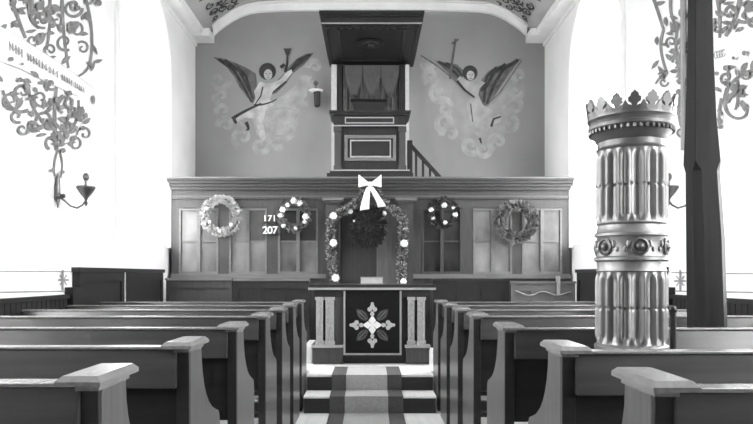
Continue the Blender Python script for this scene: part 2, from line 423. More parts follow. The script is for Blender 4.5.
# ================================================================== tall post
d = 4.19
pb = [X(691, d), X(723, d)]; ptp = [X(684.5, d), X(708.5, d)]
po = thing('wooden_post', 'tall dark tapering wooden post rising from the right pews to the ceiling', 'post', ((pb[0] + pb[1]) / 2, d, 0))
mb = MB(); vs = []; fs = []
def octr(cx, cy, h, ch, z):
    return [(cx - h + ch, cy - h, z), (cx + h - ch, cy - h, z), (cx + h, cy - h + ch, z), (cx + h, cy + h - ch, z), (cx + h - ch, cy + h, z), (cx - h + ch, cy + h, z), (cx - h, cy + h - ch, z), (cx - h, cy - h + ch, z)]
tab = [(0, 691.5, 708.5), (60, 691, 709.5), (120, 690, 711.5), (163, 689, 714.5), (172, 689, 716), (240, 690, 720.5), (328, 691, 723)]
lv = []
l0, r0 = X(691.5, d), X(725, d)
for (z, l, r_) in [(0, l0, r0), (.9, l0, r0)] + [(Z(y, d), X(a, d), X(b, d)) for y, a, b in reversed(tab)] + [(5.44, X(691.5, d), X(708.5, d))]:
    h = (r_ - l) / 2; cxp = (l + r_) / 2
    ch = .004 if (z < 1.0 or z > Z(168, d)) else h * .45
    lv.append(octr(cxp, d, h, ch, z))
for l in lv: vs += l
for i in range(len(lv) - 1):
    for k in range(8): fs.append((i * 8 + k, i * 8 + (k + 1) % 8, (i + 1) * 8 + (k + 1) % 8, (i + 1) * 8 + k))
fs += [tuple(range(8))[::-1], tuple(range((len(lv) - 1) * 8, len(lv) * 8))]
mb.add(vs, fs).build('shaft', M['post'], po)
MB().box(cxp - .11, cxp + .11, d - .11, d + .11, 5.44, 5.48).box(cxp - .14, cxp + .14, d - .14, d + .14, 5.48, 5.58).build('capital', M['post'], po)

dpp = W * F / (686.5 - CX)
tag(MB().tube([(W - .03, dpp, Z(150, dpp)), (W - .03, dpp, 5.0)], .022, 10).build('wall_pipe', M['pipe'], smooth=True), 'thin pale grey pipe running up the right wall just left of the tall post', 'pipe')
# ================================================================== communion table
d = 7.95; yt = d
tb_ = thing('communion_table', 'dark communion table with pale paired pilasters on the chancel platform', 'table', (0, d + .3, .32))
zt = Z(286, d); x0, x1 = X(309, d), X(435, d)
t = MB(); t.box(x0 + .02, x1 - .02, d - .03, d + .72, zt - .045, zt - .02); t.box(x0, x1, d - .06, d + .75, zt - .02, zt + .02)
t.build('tabletop', M['dark'], tb_, bevel=.006)
e = MB(); e.box(x0 - .005, x1 + .005, d - .068, d - .05, zt - .045, zt - .018); e.build('edge_moulding', M['gilt'], tb_, label='pale edge moulding')
ap = MB(); ap.box(x0 + .06, x1 - .06, d - .01, d + .68, zt - .13, zt - .045); ap.build('apron', M['dark'], tb_)
MB().box(X(317, d), X(427, d), d + .06, d + .66, .32, zt - .12).build('body', M['dark'], tb_)
for (xa, xb) in ((316, 323), (325.5, 334), (408, 414.5), (417.5, 425)):
    a, b = X(xa, d), X(xb, d); z0, z1 = Z(341, d), Z(300, d); m = MB()
    m.box(a, b, d, d + .05, z0, z1); m.box(a - .01, b + .01, d - .012, d + .06, z1, zt - .13); m.box(a - .012, b + .012, d - .015, d + .06, z0 - .05, z0)
    for q in (.28, .5, .72): m.tube([(a + (b - a) * q, d - .002, z0 + .02), (a + (b - a) * q, d - .002, z1 - .02)], .008, 6)
    m.build('pilaster', M['pil'], tb_)
for (xa, xb) in ((313, 343), (406, 429)):
    a, b = X(xa, d), X(xb, d); zp = Z(345, d); m = MB()
    m.box(a, b, d - .03, d + .10, .326, zp - .03); pn = m.build('plinth', M['screen'], tb_); MB().box(a - .015, b + .015, d - .04, d + .11, zp - .03, zp).build('plinth_cap', M['gilt'], pn, label='pale plinth top')
m = MB(); m.box(X(334, d), X(343, d), d + .02, d + .06, Z(345, d), zt - .13); m.build('side_panel', M['screen'], tb_)
# antependium
df = d - .020; a, b = X(343.5, df), X(401.5, df); z0, z1 = Z(355, df), zt - .047
cl = thing('altar_cloth', 'black altar cloth with embroidered white cross hanging down the front of the communion table', 'cloth', ((a + b) / 2, df, z1))
m = MB(); m.box(a, b, df - .006, df + .002, z0, z1); m.build('cloth_panel', M['cloth'], cl)
m = MB(); w = .022; y0, y1 = df - .010, df - .004
m.box(a, a + w, y0, y1, z0, z1 - .01); m.box(b - w, b, y0, y1, z0, z1 - .01); m.box(a, b, y0, y1, z0, z0 + w); m.build('border_braid', M['gilt'], cl)
ec = at(372.3, 325, df); rr = .30
def flat(poly, mb, yy, th=.003): mb.prism(poly, lambda u, v: (u, yy, v), lambda u, v: (u, yy - th, v))
m = MB()
for k in range(4):
    q = k * PI / 2; ca, sa = math.cos(q), math.sin(q)
    def rt(u, v): return (ec.x + u * ca - v * sa, ec.z + u * sa + v * ca)
    flat([rt(0, 0), rt(.05, .045), rt(.10, .012), rt(.10, -.012), rt(.05, -.045)], m, df - .0065)
m.build('cross_centre', M['white'], cl, label='bright white star at the centre of the cross')
for k in range(4):
    q = k * PI / 2; ca, sa = math.cos(q), math.sin(q); m = MB()
    flat([rt(.10, -.012), rt(.10, .012), rt(.16, .016), rt(.16, -.016)], m, df - .0065)
    for (u, v, r0) in ((.13, 0, .026), (.185, .03, .028), (.185, -.03, .028), (.215, 0, .030), (.25, 0, .02)):
        flat([rt(u + r0 * math.cos(j * PI / 4), v + r0 * math.sin(j * PI / 4)) for j in range(8)], m, df - .0065 - .0006 * (u * 10 % 2))
    m.build('cross_arm', M['thread'], cl)
    q2 = q + PI / 4; ca, sa = math.cos(q2), math.sin(q2); m = MB()
    for j in range(9):
        t_ = j / 8; w_ = .05 * math.sin(PI * (.15 + .8 * t_)) ; u0 = .09 + .16 * t_
        flat([rt(u0, w_), rt(u0 + .012, w_ * .9), rt(u0 + .012, w_ * .35), rt(u0, w_ * .45)], m, df - .0065)
        flat([rt(u0, -w_), rt(u0 + .012, -w_ * .9), rt(u0 + .012, -w_ * .35), rt(u0, -w_ * .45)], m, df - .0065)
    flat([rt(.09, .006), rt(.22, .012), rt(.25, 0), rt(.22, -.012), rt(.09, -.006)], m, df - .0065)
    m.build('corner_leaf', M['thread2'], cl)
# bible on a low rest
bk = thing('altar_book', 'thick closed book lying on the communion table below the dark round wreath', 'book', (X(371.5, 8.25), 8.25, zt + .02))
a, b = X(360.5, 8.25), X(383, 8.25); zb = zt + .02
MB().box(a + .008, b - .008, 8.12, 8.36, zb + .012, zb + .075).build('page_block', M['paper'], bk)
m = MB(); m.box(a, b, 8.11, 8.37, zb, zb + .012); m.box(a, b, 8.11, 8.37, zb + .075, zb + .087); m.box(a, b, 8.37, 8.378, zb, zb + .087); m.build('book_cover', M['light'], bk)
struct(MB().box(X(306.5, 8.1), X(313, 8.1), 8.0, 8.5, .32, Z(344, 8.0)).build('kerb', M['floor'], bpy.data.objects['chancel_platform']))
# small white card box beside the table
a, b = X(430, 7.9), X(434.5, 7.9)
tag(MB().box(a, b, 7.86, 7.94, .32, Z(348, 7.9)).build('alms_box', M['white'], bevel=.004), 'small white box on the platform at the right foot of the communion table', 'box')

# ================================================================== chancel screen
d = 9.5
sc_ = thing('chancel_screen', 'long oak choir screen with glazed windows across the whole chancel', 'screen', (0, d, .32))
xl, xr = X(171.5, d), X(570.5, d)
zs = lambda y: Z(y, d)
niL, niR = X(337, d), X(397, d)
c = MB()
for (y0, y1, ov, dp) in ((178, 181, .055, .13), (181, 184, .035, .10), (184, 187, .015, .07), (187, 190, .005, .04)):
    c.box(max(xl - ov, -2.84), min(xr + ov, 2.845), d - dp, d + .45, zs(y1), zs(y0))
c.build('cornice', M['screen'], sc_)
MB().box(max(xl - .05, -2.84), min(xr + .055, 2.845), d - .135, d - .128, zs(179.4), zs(178)).build('cornice_fillet', M['screenlt'], sc_)
c = MB(); c.box(xl, xr, d, d + .06, zs(208), zs(190)); c.box(xl, xr, d - .025, d, zs(199), zs(196.5)); c.build('frieze', M['screen'], sc_)
MB().box(xl, xr, d - .03, d - .001, zs(196.8), zs(196)).build('frieze_bead', M['screenlt'], sc_)
groups = [(179, 218.5), (229, 267), (278, 318), (422, 462), (473, 512), (522, 562)]
prev = xl
for (a, b) in groups[:3] + [(337, 397)] + groups[3:] + [(570.5, 570.5)]:
    MB().box(prev, X(a, d), d, d + .06, zs(274), zs(208)).build('stile', M['screen'], sc_); prev = X(b, d)
for gi, (a, b) in enumerate(groups):
    xa, xb = X(a, d), X(b, d); mid = (xa + xb) / 2
    w = MB(); f_ = .028
    w.box(xa, xa + f_, d - .008, d + .05, zs(273), zs(208.5)); w.box(xb - f_, xb, d - .008, d + .05, zs(273), zs(208.5))
    w.box(xa, xb, d - .008, d + .05, zs(210.5), zs(208.5)); w.box(xa, xb, d - .012, d + .05, zs(274), zs(271.5))
    w.box(mid - .024, mid + .024, d - .014, d + .05, zs(272), zs(209))
    w.box(xa, xb, d + .006, d + .045, zs(242), zs(240.6))
    wo = w.build('window_frame', M['screenlt' if gi not in (3,) else 'screen'], sc_)
    for pi, (pa, pb_) in enumerate(((xa + f_, mid - .024), (mid + .024, xb - f_))):
        for ui, (yt_, yb_) in enumerate(((209, 241), (241.5, 272))):
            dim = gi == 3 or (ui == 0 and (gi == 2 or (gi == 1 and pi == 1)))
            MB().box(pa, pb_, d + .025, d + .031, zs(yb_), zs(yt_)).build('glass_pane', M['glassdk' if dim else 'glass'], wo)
c = MB(); c.box(xl, niL, d - .05, d + .06, zs(278.5), zs(274)); c.box(niR, xr, d - .05, d + .06, zs(278.5), zs(274)); c.build('window_sill', M['screenlt'], sc_)
for (a, b) in ((xl, niL), (niR, xr)):
    c = MB(); c.box(a, b, d, d + .06, .32, zs(278.5))
    nP = 5
    for k in range(nP + 1):
        x = a + (b - a - .1) * k / nP; c.box(x, x + .1, d - .015, d, .32, zs(278.5))
    c.box(a, b, d - .015, d, .32, .45); c.box(a, b, d - .015, d, zs(283), zs(278.5)); c.build('lower_panelling', M['screen'], sc_)
# niche in the middle
c = MB(); c.box(niL - .06, niL, d + .06, d + .2, .32, zs(200)); c.box(niR, niR + .06, d + .06, d + .2, .32, zs(200)); c.box(niL - .06, niR + .06, d + .2, d + .26, .32, zs(190)); c.box(niL, niR, d + .06, d + .2, zs(206), zs(190))
c.build('niche', M['screen'], sc_)
m = MB(); xm = X(376.5, d + .3)
m.box(niL, xm, d + .15, d + .20, .32, zs(206)); m.box(niL + .06, xm - .06, d + .135, d + .15, .6, zs(250)); m.box(niL + .06, xm - .06, d + .135, d + .15, zs(243), zs(210)); m.build('niche_door', M['nwood'], sc_)
m = MB(); m.box(xm, niR, d + .12, d + .20, .32, zs(206)); m.build('niche_door', M['nwoodlt'], sc_, label='lighter door leaf at the right of the niche')
for (a, b) in ((323, 343), (396, 416)):
    m = MB(); xa, xb = X(a, d - .1), X(b, d - .1)
    m.box(xa + .04, xb - .04, d - .10, d, .32, zs(204)); m.box(xa + .02, xb - .02, d - .13, d, zs(204), zs(201.5)); m.build('pilaster', M['screen'], sc_)
    m = MB(); m.box(xa - .01, xb + .01, d - .15, d, zs(201.5), zs(198.5)); m.build('pilaster_capital', M['screenlt'], sc_)
# roof of the screened room, carries the pulpit
MB().box(-2.74, 2.74, d + .06, YB, zs(183), zs(180)).build('gallery_deck', M['deck'], sc_)  # hidden top made pale to bounce light up the back wall

# benches in front of the screen
def bench(name, xa, xb, d, ytop, mm, label, npan, lip='screenlt', wavy=False):
    a, b = X(xa, d), X(xb, d); zt = Z(ytop, d)
    r = thing(name, label, 'bench', ((a + b) / 2, d, .32), 'benches before the choir screen')
    m = MB(); m.box(a, b, d, d + .03, .32, zt - .02)
    for k in range(npan + 1):
        x = a + (b - a - .05) * k / npan; m.box(x, x + .05, d - .012, d, .32, zt - .02)
    m.box(a, b, d - .012, d, zt - .12, zt - .02); m.box(a, b, d - .012, d, .32, .45); m.build('back_panel', mm, r)
    MB().box(a - .01, b + .01, d - .03, d + .05, zt - .02, zt + .01).build('top_rail', M[lip], r)
    MB().box(a, b, d + .03, d + .30, .70, .74).build('seat', mm, r)
    m = MB(); m.box(a, a + .04, d + .03, d + .30, .32, .70); m.box(b - .04, b, d + .03, d + .30, .32, .70); m.build('end_panel', mm, r)
    if wavy:
        pts = []
        for k in range(33):
            u = k / 32; pts.append((a + .05 + (b - a - .1) * u, d - .014, Z(293.5, d) + .03 * math.cos(u * 4 * PI) * (1 - .3 * u)))
        MB().tube(pts, .010, 6).build('carved_scroll', M['light'], r, label='pale wavy carved scroll')
        x = X(558, d); MB().box(x - .022, x + .022, d - .03, d + .03, Z(295, d), Z(276, d)).build('upright', M['light'], r)
    return r
bench('choir_bench', 166.3, 232, 9.1, 279, M['screen'], 'plain oak bench at the left end before the choir screen', 1)
bench('choir_bench', 234.5, 309, 9.12, 279.5, M['dark'], 'dark panelled bench before the screen, left of the communion table', 3)
bench('choir_bench', 433, 509, 9.1, 279.5, M['darker'], 'nearly black bench before the screen, right of the communion table', 3, 'dark')
bench('choir_bench', 511.5, 575, 9.0, 282, M['screenlt'], 'pale oak bench with wavy carving before the right end of the screen', 3, 'screenlt', True)
# side stalls along both walls
for s in (-1, 1):
    r = thing('side_stall', 'dark panelled stall back along the %s wall beside the choir screen' % ('left' if s < 0 else 'right'), 'stall', (s * 2.8, 7.8, 0), 'wall stalls')
    def bx(m, x0, x1, *q):
        a, b = sorted((s * x0, s * x1)); return m.box(a, b, *q)
    for (ya, yb) in ((6.45, 7.61), (7.65, 9.05)):
        m = MB(); bx(m, 2.85, 2.79, ya, yb, 0, 1.40); bx(m, 2.79, 2.775, ya, ya + .08, 0, 1.40); bx(m, 2.79, 2.775, yb - .08, yb, 0, 1.40)
        bx(m, 2.79, 2.775, ya, yb, 1.30, 1.40); bx(m, 2.79, 2.775, ya, yb, .85, .92); m.build('back_panel', M['darker'], r)
    m = MB(); bx(m, 2.85, 2.77, 7.61, 7.65, 0, 1.42); m.build('batten', M['light'], r, label='pale upright batten between the panels')
    m = MB(); bx(m, 2.85, 2.76, 6.43, 9.08, 1.40, 1.445); m.build('top_rail', M['dark'], r)
    m = MB(); bx(m, 2.85, 2.77, 6.29, 6.44, 0, 1.255); m.build('end_block', M['darker'], r)

# ================================================================== pulpit
d = 9.75
zp = lambda y: Z(y, d)
pu = thing('pulpit', 'dark wooden pulpit with pale framed front panel standing above the choir screen', 'pulpit', (X(370, d), d, zs(180)))
xx = lambda x: X(x, d)
zdk = zs(180)
m = MB(); m.box(xx(327), xx(413), d - .06, d + .53, zdk, zp(173.5)); m.box(xx(330), xx(410), d - .03, d + .53, zp(173.5), zp(170)); m.build('base_plinth', M['dark'], pu)
MB().box(xx(330.5), xx(409.5), d - .045, d - .03, zp(171.3), zp(170)).build('base_bead', M['gilt'], pu)
MB().box(xx(336), xx(405), d, d + .5, zp(170), zp(127)).build('body', M['dark'], pu)
for (a, b) in ((334.5, 341), (399, 405.5)):
    m = MB(); m.box(xx(a), xx(b), d - .035, d + .02, zp(166), zp(132)); m.box(xx(a - .8), xx(b + .8), d - .05, d + .02, zp(170), zp(166)); m.box(xx(a - .8), xx(b + .8), d - .05, d + .02, zp(132), zp(127)); m.build('corner_pilaster', M['screen'], pu)
def frame(mb, xa, xb, ya, yb, w, y0, y1):
    xa, xb, za, zb = xx(xa), xx(xb), zp(yb), zp(ya)
    mb.box(xa, xa + w, y0, y1, za, zb); mb.box(xb - w, xb, y0, y1, za, zb); mb.box(xa, xb, y0, y1, za, za + w); mb.box(xa, xb, y0, y1, zb - w, zb)
m = MB(); frame(m, 344.5, 396, 135.5, 161, .045, d - .03, d); m.build('panel_frame', M['screenlt'], pu, label='pale outer moulding of the front panel')
m = MB(); frame(m, 350, 391, 140, 157.5, .02, d - .02, d); m.build('inner_frame', M['gilt'], pu, label='thin pale inner moulding')
MB().box(xx(351), xx(390), d - .012, d, zp(157), zp(140.5)).build('front_panel', M['darker'], pu)
m = MB(); m.box(xx(334), xx(406), d - .05, d + .5, zp(127), zp(116)); m.box(xx(331), xx(409), d - .09, d + .52, zp(116), zp(114)); m.box(xx(329.5), xx(410.5), d - .11, d + .54, zp(114), zp(112)); m.build('ledge', M['dark'], pu)
m = MB(); frame(m, 345, 394, 118, 124.3, .016, d - .062, d - .05); m.build('frieze_frame', M['gilt'], pu)
MB().box(xx(334), xx(406), d - .062, d - .05, zp(127), zp(125.9)).build('frieze_bead', M['gilt'], pu)
dl = d + .05
a = thing('book_rest', 'dark cushioned book rest on the ledge of the pulpit', 'book rest', (X(369, dl), dl, zp(112)))
m = MB(); z0, z1 = zp(112), Z(100, dl); 
m.hexa([(X(354, dl), dl, z0), (X(384, dl), dl, z0), (X(384, dl), dl + .3, z0), (X(354, dl), dl + .3, z0)], [(X(351.5, dl), dl - .02, z1 - .03), (X(386, dl), dl - .02, z1 - .03), (X(386, dl), dl + .36, z1 + .06), (X(351.5, dl), dl + .36, z1 + .06)]); m.build('desk', M['darker'], a)
m = MB(); m.hexa([(X(350, dl), dl - .04, z1 - .03), (X(387, dl), dl - .04, z1 - .03), (X(387, dl), dl + .37, z1 + .06), (X(350, dl), dl + .37, z1 + .06)], [(X(351, dl), dl - .04, z1 + .005), (X(386, dl), dl - .04, z1 + .005), (X(386, dl), dl + .37, z1 + .09), (X(351, dl), dl + .37, z1 + .09)]); m.build('cushion', M['cloth'], a, bevel=.012)
# back board with curtain
db = 10.86
bb = thing('pulpit_backboard', 'dark curtained back board between the pulpit and its canopy', 'back board', (X(371, db), db, zdk))
MB().box(X(337, db), X(405, db), db, YB, zdk, Z(65.5, db)).build('board', M['darker'], bb)
for (a_, b_, mm) in ((337, 342, 'dark'), (399, 405, 'dark'), (331.5, 336.8, 'paper'), (405.2, 409, 'paper')):
    MB().box(X(a_, db), X(b_, db), db - .05, YB, zdk, Z(65.5, db)).build('side_strip', M[mm], bb, label='pale upright strip' if mm == 'paper' else None)
vs = []; fs = []; N = 80; ztop, zbot = Z(66, db), Z(116, db)
for j, z in enumerate((ztop, zbot)):
    for k in range(N + 1):
        u = k / N; vs.append((X(343, db) + (X(398, db) - X(343, db)) * u, db - .02 - .012 * math.sin(u * 44) - .008 * math.sin(u * 101), z))
for k in range(N): fs.append((k, k + 1, N + 2 + k, N + 1 + k))
o = MB().add(vs, fs).build('curtain', M['curtain'], bb, smooth=True)
for k in range(3):
    u0 = X(345 + 18 * k, db); wv = X(361, db) - X(343.5, db); vs = []; fs = []
    for i in range(17):
        for j in range(7):
            u = i / 16; v = j / 6
            dep = (.18 + .36 * math.sin(PI * u) ** .8) if True else 0
            vs.append((u0 + wv * u, db - .045 - .018 * math.sin(v * 14) * math.sin(PI * u), ztop - dep * v))
    for i in range(16):
        for j in range(6): fs.append((i * 7 + j, i * 7 + j + 1, (i + 1) * 7 + j + 1, (i + 1) * 7 + j))
    MB().add(vs, fs).build('swag', M['curtain'], bb, smooth=True)
    m = MB(); xt = u0 + wv / 2; m.tube([(xt, db - .07, ztop - .50), (xt, db - .07, ztop - .66)], [.012, .03], 8); m.ball((xt, db - .07, ztop - .51), .025, 8); m.build('tassel', M['screen'], bb)
# canopy (sounding board)
d1 = 9.12; zc = Z(24, d1)
ca_ = thing('pulpit_canopy', 'large dark flat canopy projecting from the wall over the pulpit', 'canopy', (X(371, d1), 10, zc))
xa, xb = X(321.5, d1), X(422, d1)
MB().box(xa + .05, xb - .05, d1 + .05, YB, zc + .03, zc + .06).build('soffit', M['darker'], ca_)
m = MB(); m.box(xa, xb, d1, d1 + .05, zc, zc + .10); m.box(xa, xa + .05, d1 + .05, YB, zc, zc + .10); m.box(xb - .05, xb, d1 + .05, YB, zc, zc + .10)
m.box(xa - .015, xb + .015, d1 - .02, YB, zc + .10, zc + .13); m.box(xa - .03, xb + .03, d1 - .04, YB, zc + .13, zc + .17); m.build('cornice', M['darker'], ca_)
MB().box(xa, xb, d1 - .012, d1, zc + .0, zc + .016).build('edge_bead', M['light'], ca_)
for k in range(13):
    u = xa + .03 + (xb - xa - .06) * (k + .5) / 13; w = .048
    m = MB(); m.prism([(-w, .03), (w, .03), (w, -.01), (w * .6, -.035), (0, -.055), (-w * .6, -.035), (-w, -.01)], lambda p, q: (u + p, d1 + .052, zc + q), lambda p, q: (u + p, d1 + .07, zc + q)); m.build('fringe_scallop', M['dark'], ca_)
m = MB(); yo = 9.95; xo = X(371, d1)
m.lathe([(.01, .03), (.20, .028), (.21, .015), (.19, .012), (.12, .012), (.11, 0), (.05, -.004), (.045, -.03), (.02, -.045), (.005, -.048)], 24, (xo, yo, zc)); m.build('ceiling_rose', M['dark'], ca_, smooth=True)
m = MB(); frame2 = [(xa + .2, xb - .2, d1 + .25, 10.75)]
for (a_, b_, c_, d_) in frame2:
    m.box(a_, a_ + .03, c_, d_, zc + .012, zc + .03); m.box(b_ - .03, b_, c_, d_, zc + .012, zc + .03); m.box(a_, b_, c_, c_ + .03, zc + .012, zc + .03); m.box(a_, b_, d_ - .03, d_, zc + .012, zc + .03)
m.build('soffit_moulding', M['dark'], ca_)
# stair rail
dr = 10.35
ra_ = thing('stair_railing', 'dark stair railing sloping down to the right of the pulpit', 'railing', (X(410, dr), dr, zdk))
p0, p1 = at(410, 144, dr), at(441, 178, dr)
m = MB(); dxn = (p1 - p0); m.hexa([p0 + Vector((0, -.03, -.05)), p1 + Vector((0, -.03, -.05)), p1 + Vector((0, .03, -.05)), p0 + Vector((0, .03, -.05))], [p0 + Vector((0, -.03, .03)), p1 + Vector((0, -.03, .03)), p1 + Vector((0, .03, .03)), p0 + Vector((0, .03, .03))]); m.build('handrail', M['dark'], ra_)
for x in (416, 423, 430, 436):
    t = (x - 410) / 31; p = p0 + (p1 - p0) * t; m = MB(); m.box(p.x - .018, p.x + .018, dr - .018, dr + .018, zdk, p.z - .03); m.build('baluster', M['dark'], ra_)
m = MB(); m.box(p0.x - .045, p0.x + .035, dr - .045, dr + .045, zdk, p0.z + .05); m.build('newel_post', M['dark'], ra_)

# ================================================================== wreaths, garlands, bow
def wreath(cx, cy, d, R0, rt, n, leafm, label, flowers=(), fl_r=.03, L=(.05, .10), name='wreath', group='wreaths on the choir screen', backm=None):
    c = at(cx, cy, d)
    r = thing(name, label, 'wreath', c, group)
    MB().tube([(c.x + R0 * math.cos(k * PI / 16), c.y, c.z + R0 * math.sin(k * PI / 16)) for k in range(33)], rt * .45, 8).build('wreath_ring', M[backm or 'leafdk'], r, smooth=True)
    m = MB()
    for _ in range(n):
        a = random.uniform(0, 2 * PI); b = random.uniform(0, 2 * PI); q = rt * random.uniform(.3, .8)
        rad = Vector((math.cos(a), 0, math.sin(a))); tan = Vector((-math.sin(a), 0, math.cos(a)))
        p = c + rad * (R0 + q * math.cos(b)) + Vector((0, -abs(q * math.sin(b)), 0))
        dr_ = tan * random.uniform(.2, 1) + rad * math.cos(b) * .8 + Vector((0, -abs(math.sin(b)) * .7, 0)) + Vector((random.uniform(-.4, .4), random.uniform(-.3, .05), random.uniform(-.4, .4)))
        m.leaf(p, dr_, Vector((random.uniform(-.3, .3), -1, random.uniform(-.3, .6))), random.uniform(*L), random.uniform(.012, .024))
    m.build('foliage', M[leafm], r)
    for (fx, fy, s) in flowers:
        p = at(fx, fy, d) + Vector((0, -rt * .75, 0)); m = MB(); m.ball(p, fl_r * s, 10, (1, .8, 1))
        for k in range(6):
            q = k * PI / 3; m.ball(p + Vector((fl_r * s * .7 * math.cos(q), 0, fl_r * s * .7 * math.sin(q))), fl_r * s * .55, 6, (1, .7, 1))
        m.build('blossom', M['white'], r, smooth=True)
    return r
dw = 9.40
wreath(221, 216, dw, .228, .058, 900, 'leaflt', 'thick pale frosted wreath at the left of the screen', [(207, 209, .9), (210, 222, .9), (220, 231.5, .9), (232, 225, .8), (221, 201, .7)], .026, L=(.03, .055), backm='leafmd')
wreath(294, 215, dw, .185, .05, 420, 'leafmd', 'smaller wreath thickly set with white blossoms beside the white numerals', [(288, 205, .9), (283, 210, 1.1), (281, 216, 1.0), (294, 201, 1.2), (300, 203.5, 1.1), (306, 217, 1.2), (305, 222, .8), (284, 226, .8), (296, 228.5, .8)], .034, L=(.03, .06))
wreath(443, 213, dw, .175, .042, 380, 'leafdk', 'small dark wreath with six white blossoms right of the bow', [(431, 210, 1.0), (444, 205.5, 1.1), (455, 215, 1.15), (433, 219, .8), (445, 223, .9), (453, 208, .7)], .032, L=(.03, .06))
wreath(516, 222, dw, .225, .075, 900, 'leafmd', 'large leafy dark wreath without blossoms at the right of the screen', L=(.04, .075), backm='leafdk')
# dark full wreath hung in the niche
cdk = at(369, 227, 9.28)
r = thing('wreath', 'dense round dark wreath hanging in the niche under the bow', 'wreath', cdk, 'wreaths on the choir screen')
m = MB(); m.ball(cdk, .235, 20, (1, .3, 1.18)); m.build('wreath_ring', M['blk'], r, smooth=True)
m = MB()
for _ in range(700):
    a = random.uniform(0, 2 * PI); q = math.sqrt(random.random()); rad = Vector((math.cos(a), 0, 1.2 * math.sin(a)))
    p = cdk + rad * .225 * q + Vector((0, -.065 * math.sqrt(1 - q * q), 0))
    m.leaf(p, rad * (.4 + q) + Vector((random.uniform(-.7, .7), -.6, random.uniform(-.7, .7))), Vector((0, -1, .2)), random.uniform(.04, .07), .010)
m.build('foliage', M['blk'], r)
m = MB(); m.ball(at(354, 221, 9.19), .016, 8); m.build('berry', M['leaflt'], r)
def garland(pts, label, roses, rad=.066, n=900):
    P = [at(x, y, dd) for x, y, dd in pts]
    r = thing('garland', label, 'garland', P[0], 'garlands round the niche')
    m = MB(); m.tube(P, rad * .45, 8); m.build('garland_rope', M['leafdk'], r)
    segs = [(P[i], P[i + 1], (P[i + 1] - P[i]).length) for i in range(len(P) - 1)]; tot = sum(s[2] for s in segs)
    ma, mb_ = MB(), MB()
    for q in range(n):
        u = random.uniform(0, tot)
        for (a, b, l) in segs:
            if u <= l: break
            u -= l
        t = (b - a).normalized(); p = a + (b - a) * (u / l if l else 0)
        an = random.uniform(0, 2 * PI); e = Vector((1, 0, 0)) if abs(t.z) > .7 else Vector((0, 0, 1)); sd = (e * math.cos(an) + Vector((0, -1, 0)) * abs(math.sin(an)))
        k = random.uniform(.3, .7) * rad
        (ma if q % 3 else mb_).leaf(p + sd * k, sd + t * random.uniform(-.8, .8), Vector((0, -1, .3)), random.uniform(.035, .06), random.uniform(.010, .017))
    ma.build('foliage', M['leafmd'], r); mb_.build('foliage', M['leaflt'], r, label='paler leaves')
    for (x, y, s) in roses:
        p = at(x, y, 9.28); m = MB(); m.ball(p, .036 * s, 12)
        for k in range(7):
            q = 2 * PI * k / 7; m.ball(p + Vector((.028 * s * math.cos(q), -.012, .028 * s * math.sin(q))), .020 * s, 6)
        m.build('paper_rose', M['white'], r, smooth=True)
garland([(366, 190, 9.27), (357, 202, 9.27), (346, 210, 9.31), (335, 216, 9.34), (331, 222, 9.36), (331, 240, 9.37), (332, 260, 9.37), (334, 282, 9.37)], 'leafy garland with white paper roses down the left side of the niche', [(333.5, 216, 1.15), (333.5, 243, 1.15), (335.5, 278, 1.15), (350.5, 211.5, .8)])
garland([(374, 190, 9.27), (384, 203, 9.27), (393, 211, 9.31), (401, 214, 9.34), (403, 222, 9.36), (402.5, 240, 9.37), (402, 260, 9.37), (401, 282, 9.37)], 'leafy garland with white paper roses down the right side of the niche', [(404, 243.5, 1.2), (403.5, 281.5, 1.0), (384, 213.5, .8)])
d = 9.17
bw = thing('ribbon_bow', 'large white ribbon bow above the niche where the garlands meet', 'bow', at(370, 185, d))
def loop(s, name='bow_loop'):
    kn = at(370, 185, d); vs = []; fs = []; N = 16; Wd = .075
    for k in range(N + 1):
        t = k / N; a = 2 * PI * t
        u = .155 * math.sin(PI * t) ** .8; off = .035 * math.sin(a); w = .02 + Wd * math.sin(PI * t)
        cz = kn.z + .01 + .045 * (u / .155)
        for q in (-1, 1): vs.append((kn.x + s * u, kn.y + off, cz + q * w * .9))
    for k in range(N): fs.append((2 * k, 2 * k + 1, 2 * k + 3, 2 * k + 2))
    return MB().add(vs, fs).build(name, M['white'], bw, smooth=True)
loop(-1); loop(1)
def tail(pts, w0, w1):
    vs = []; fs = []
    for k, (x, y) in enumerate(pts):
        p = at(x, y, d - .01); t = k / (len(pts) - 1); w = w0 + (w1 - w0) * t
        vs += [(p.x - w, p.y - .015 * math.sin(t * 5), p.z + (0 if k < len(pts) - 1 else -.02)), (p.x + w, p.y - .015 * math.sin(t * 5 + .5), p.z)]
    for k in range(len(pts) - 1): fs.append((2 * k, 2 * k + 1, 2 * k + 3, 2 * k + 2))
    o = MB().add(vs, fs).build('bow_tail', M['white'], bw, smooth=True); q = o.modifiers.new('solid', 'SOLIDIFY'); q.thickness = .004
tail([(369, 187), (367, 193), (366, 199), (365, 205), (364.5, 209)], .03, .065); tail([(371, 187), (374, 192), (377, 197), (380, 202), (382, 206)], .03, .055)
m = MB(); m.ball(at(370, 184.5, d - .02), .034, 10, (1, .9, 1.2)); m.build('bow_knot', M['white'], bw, smooth=True)

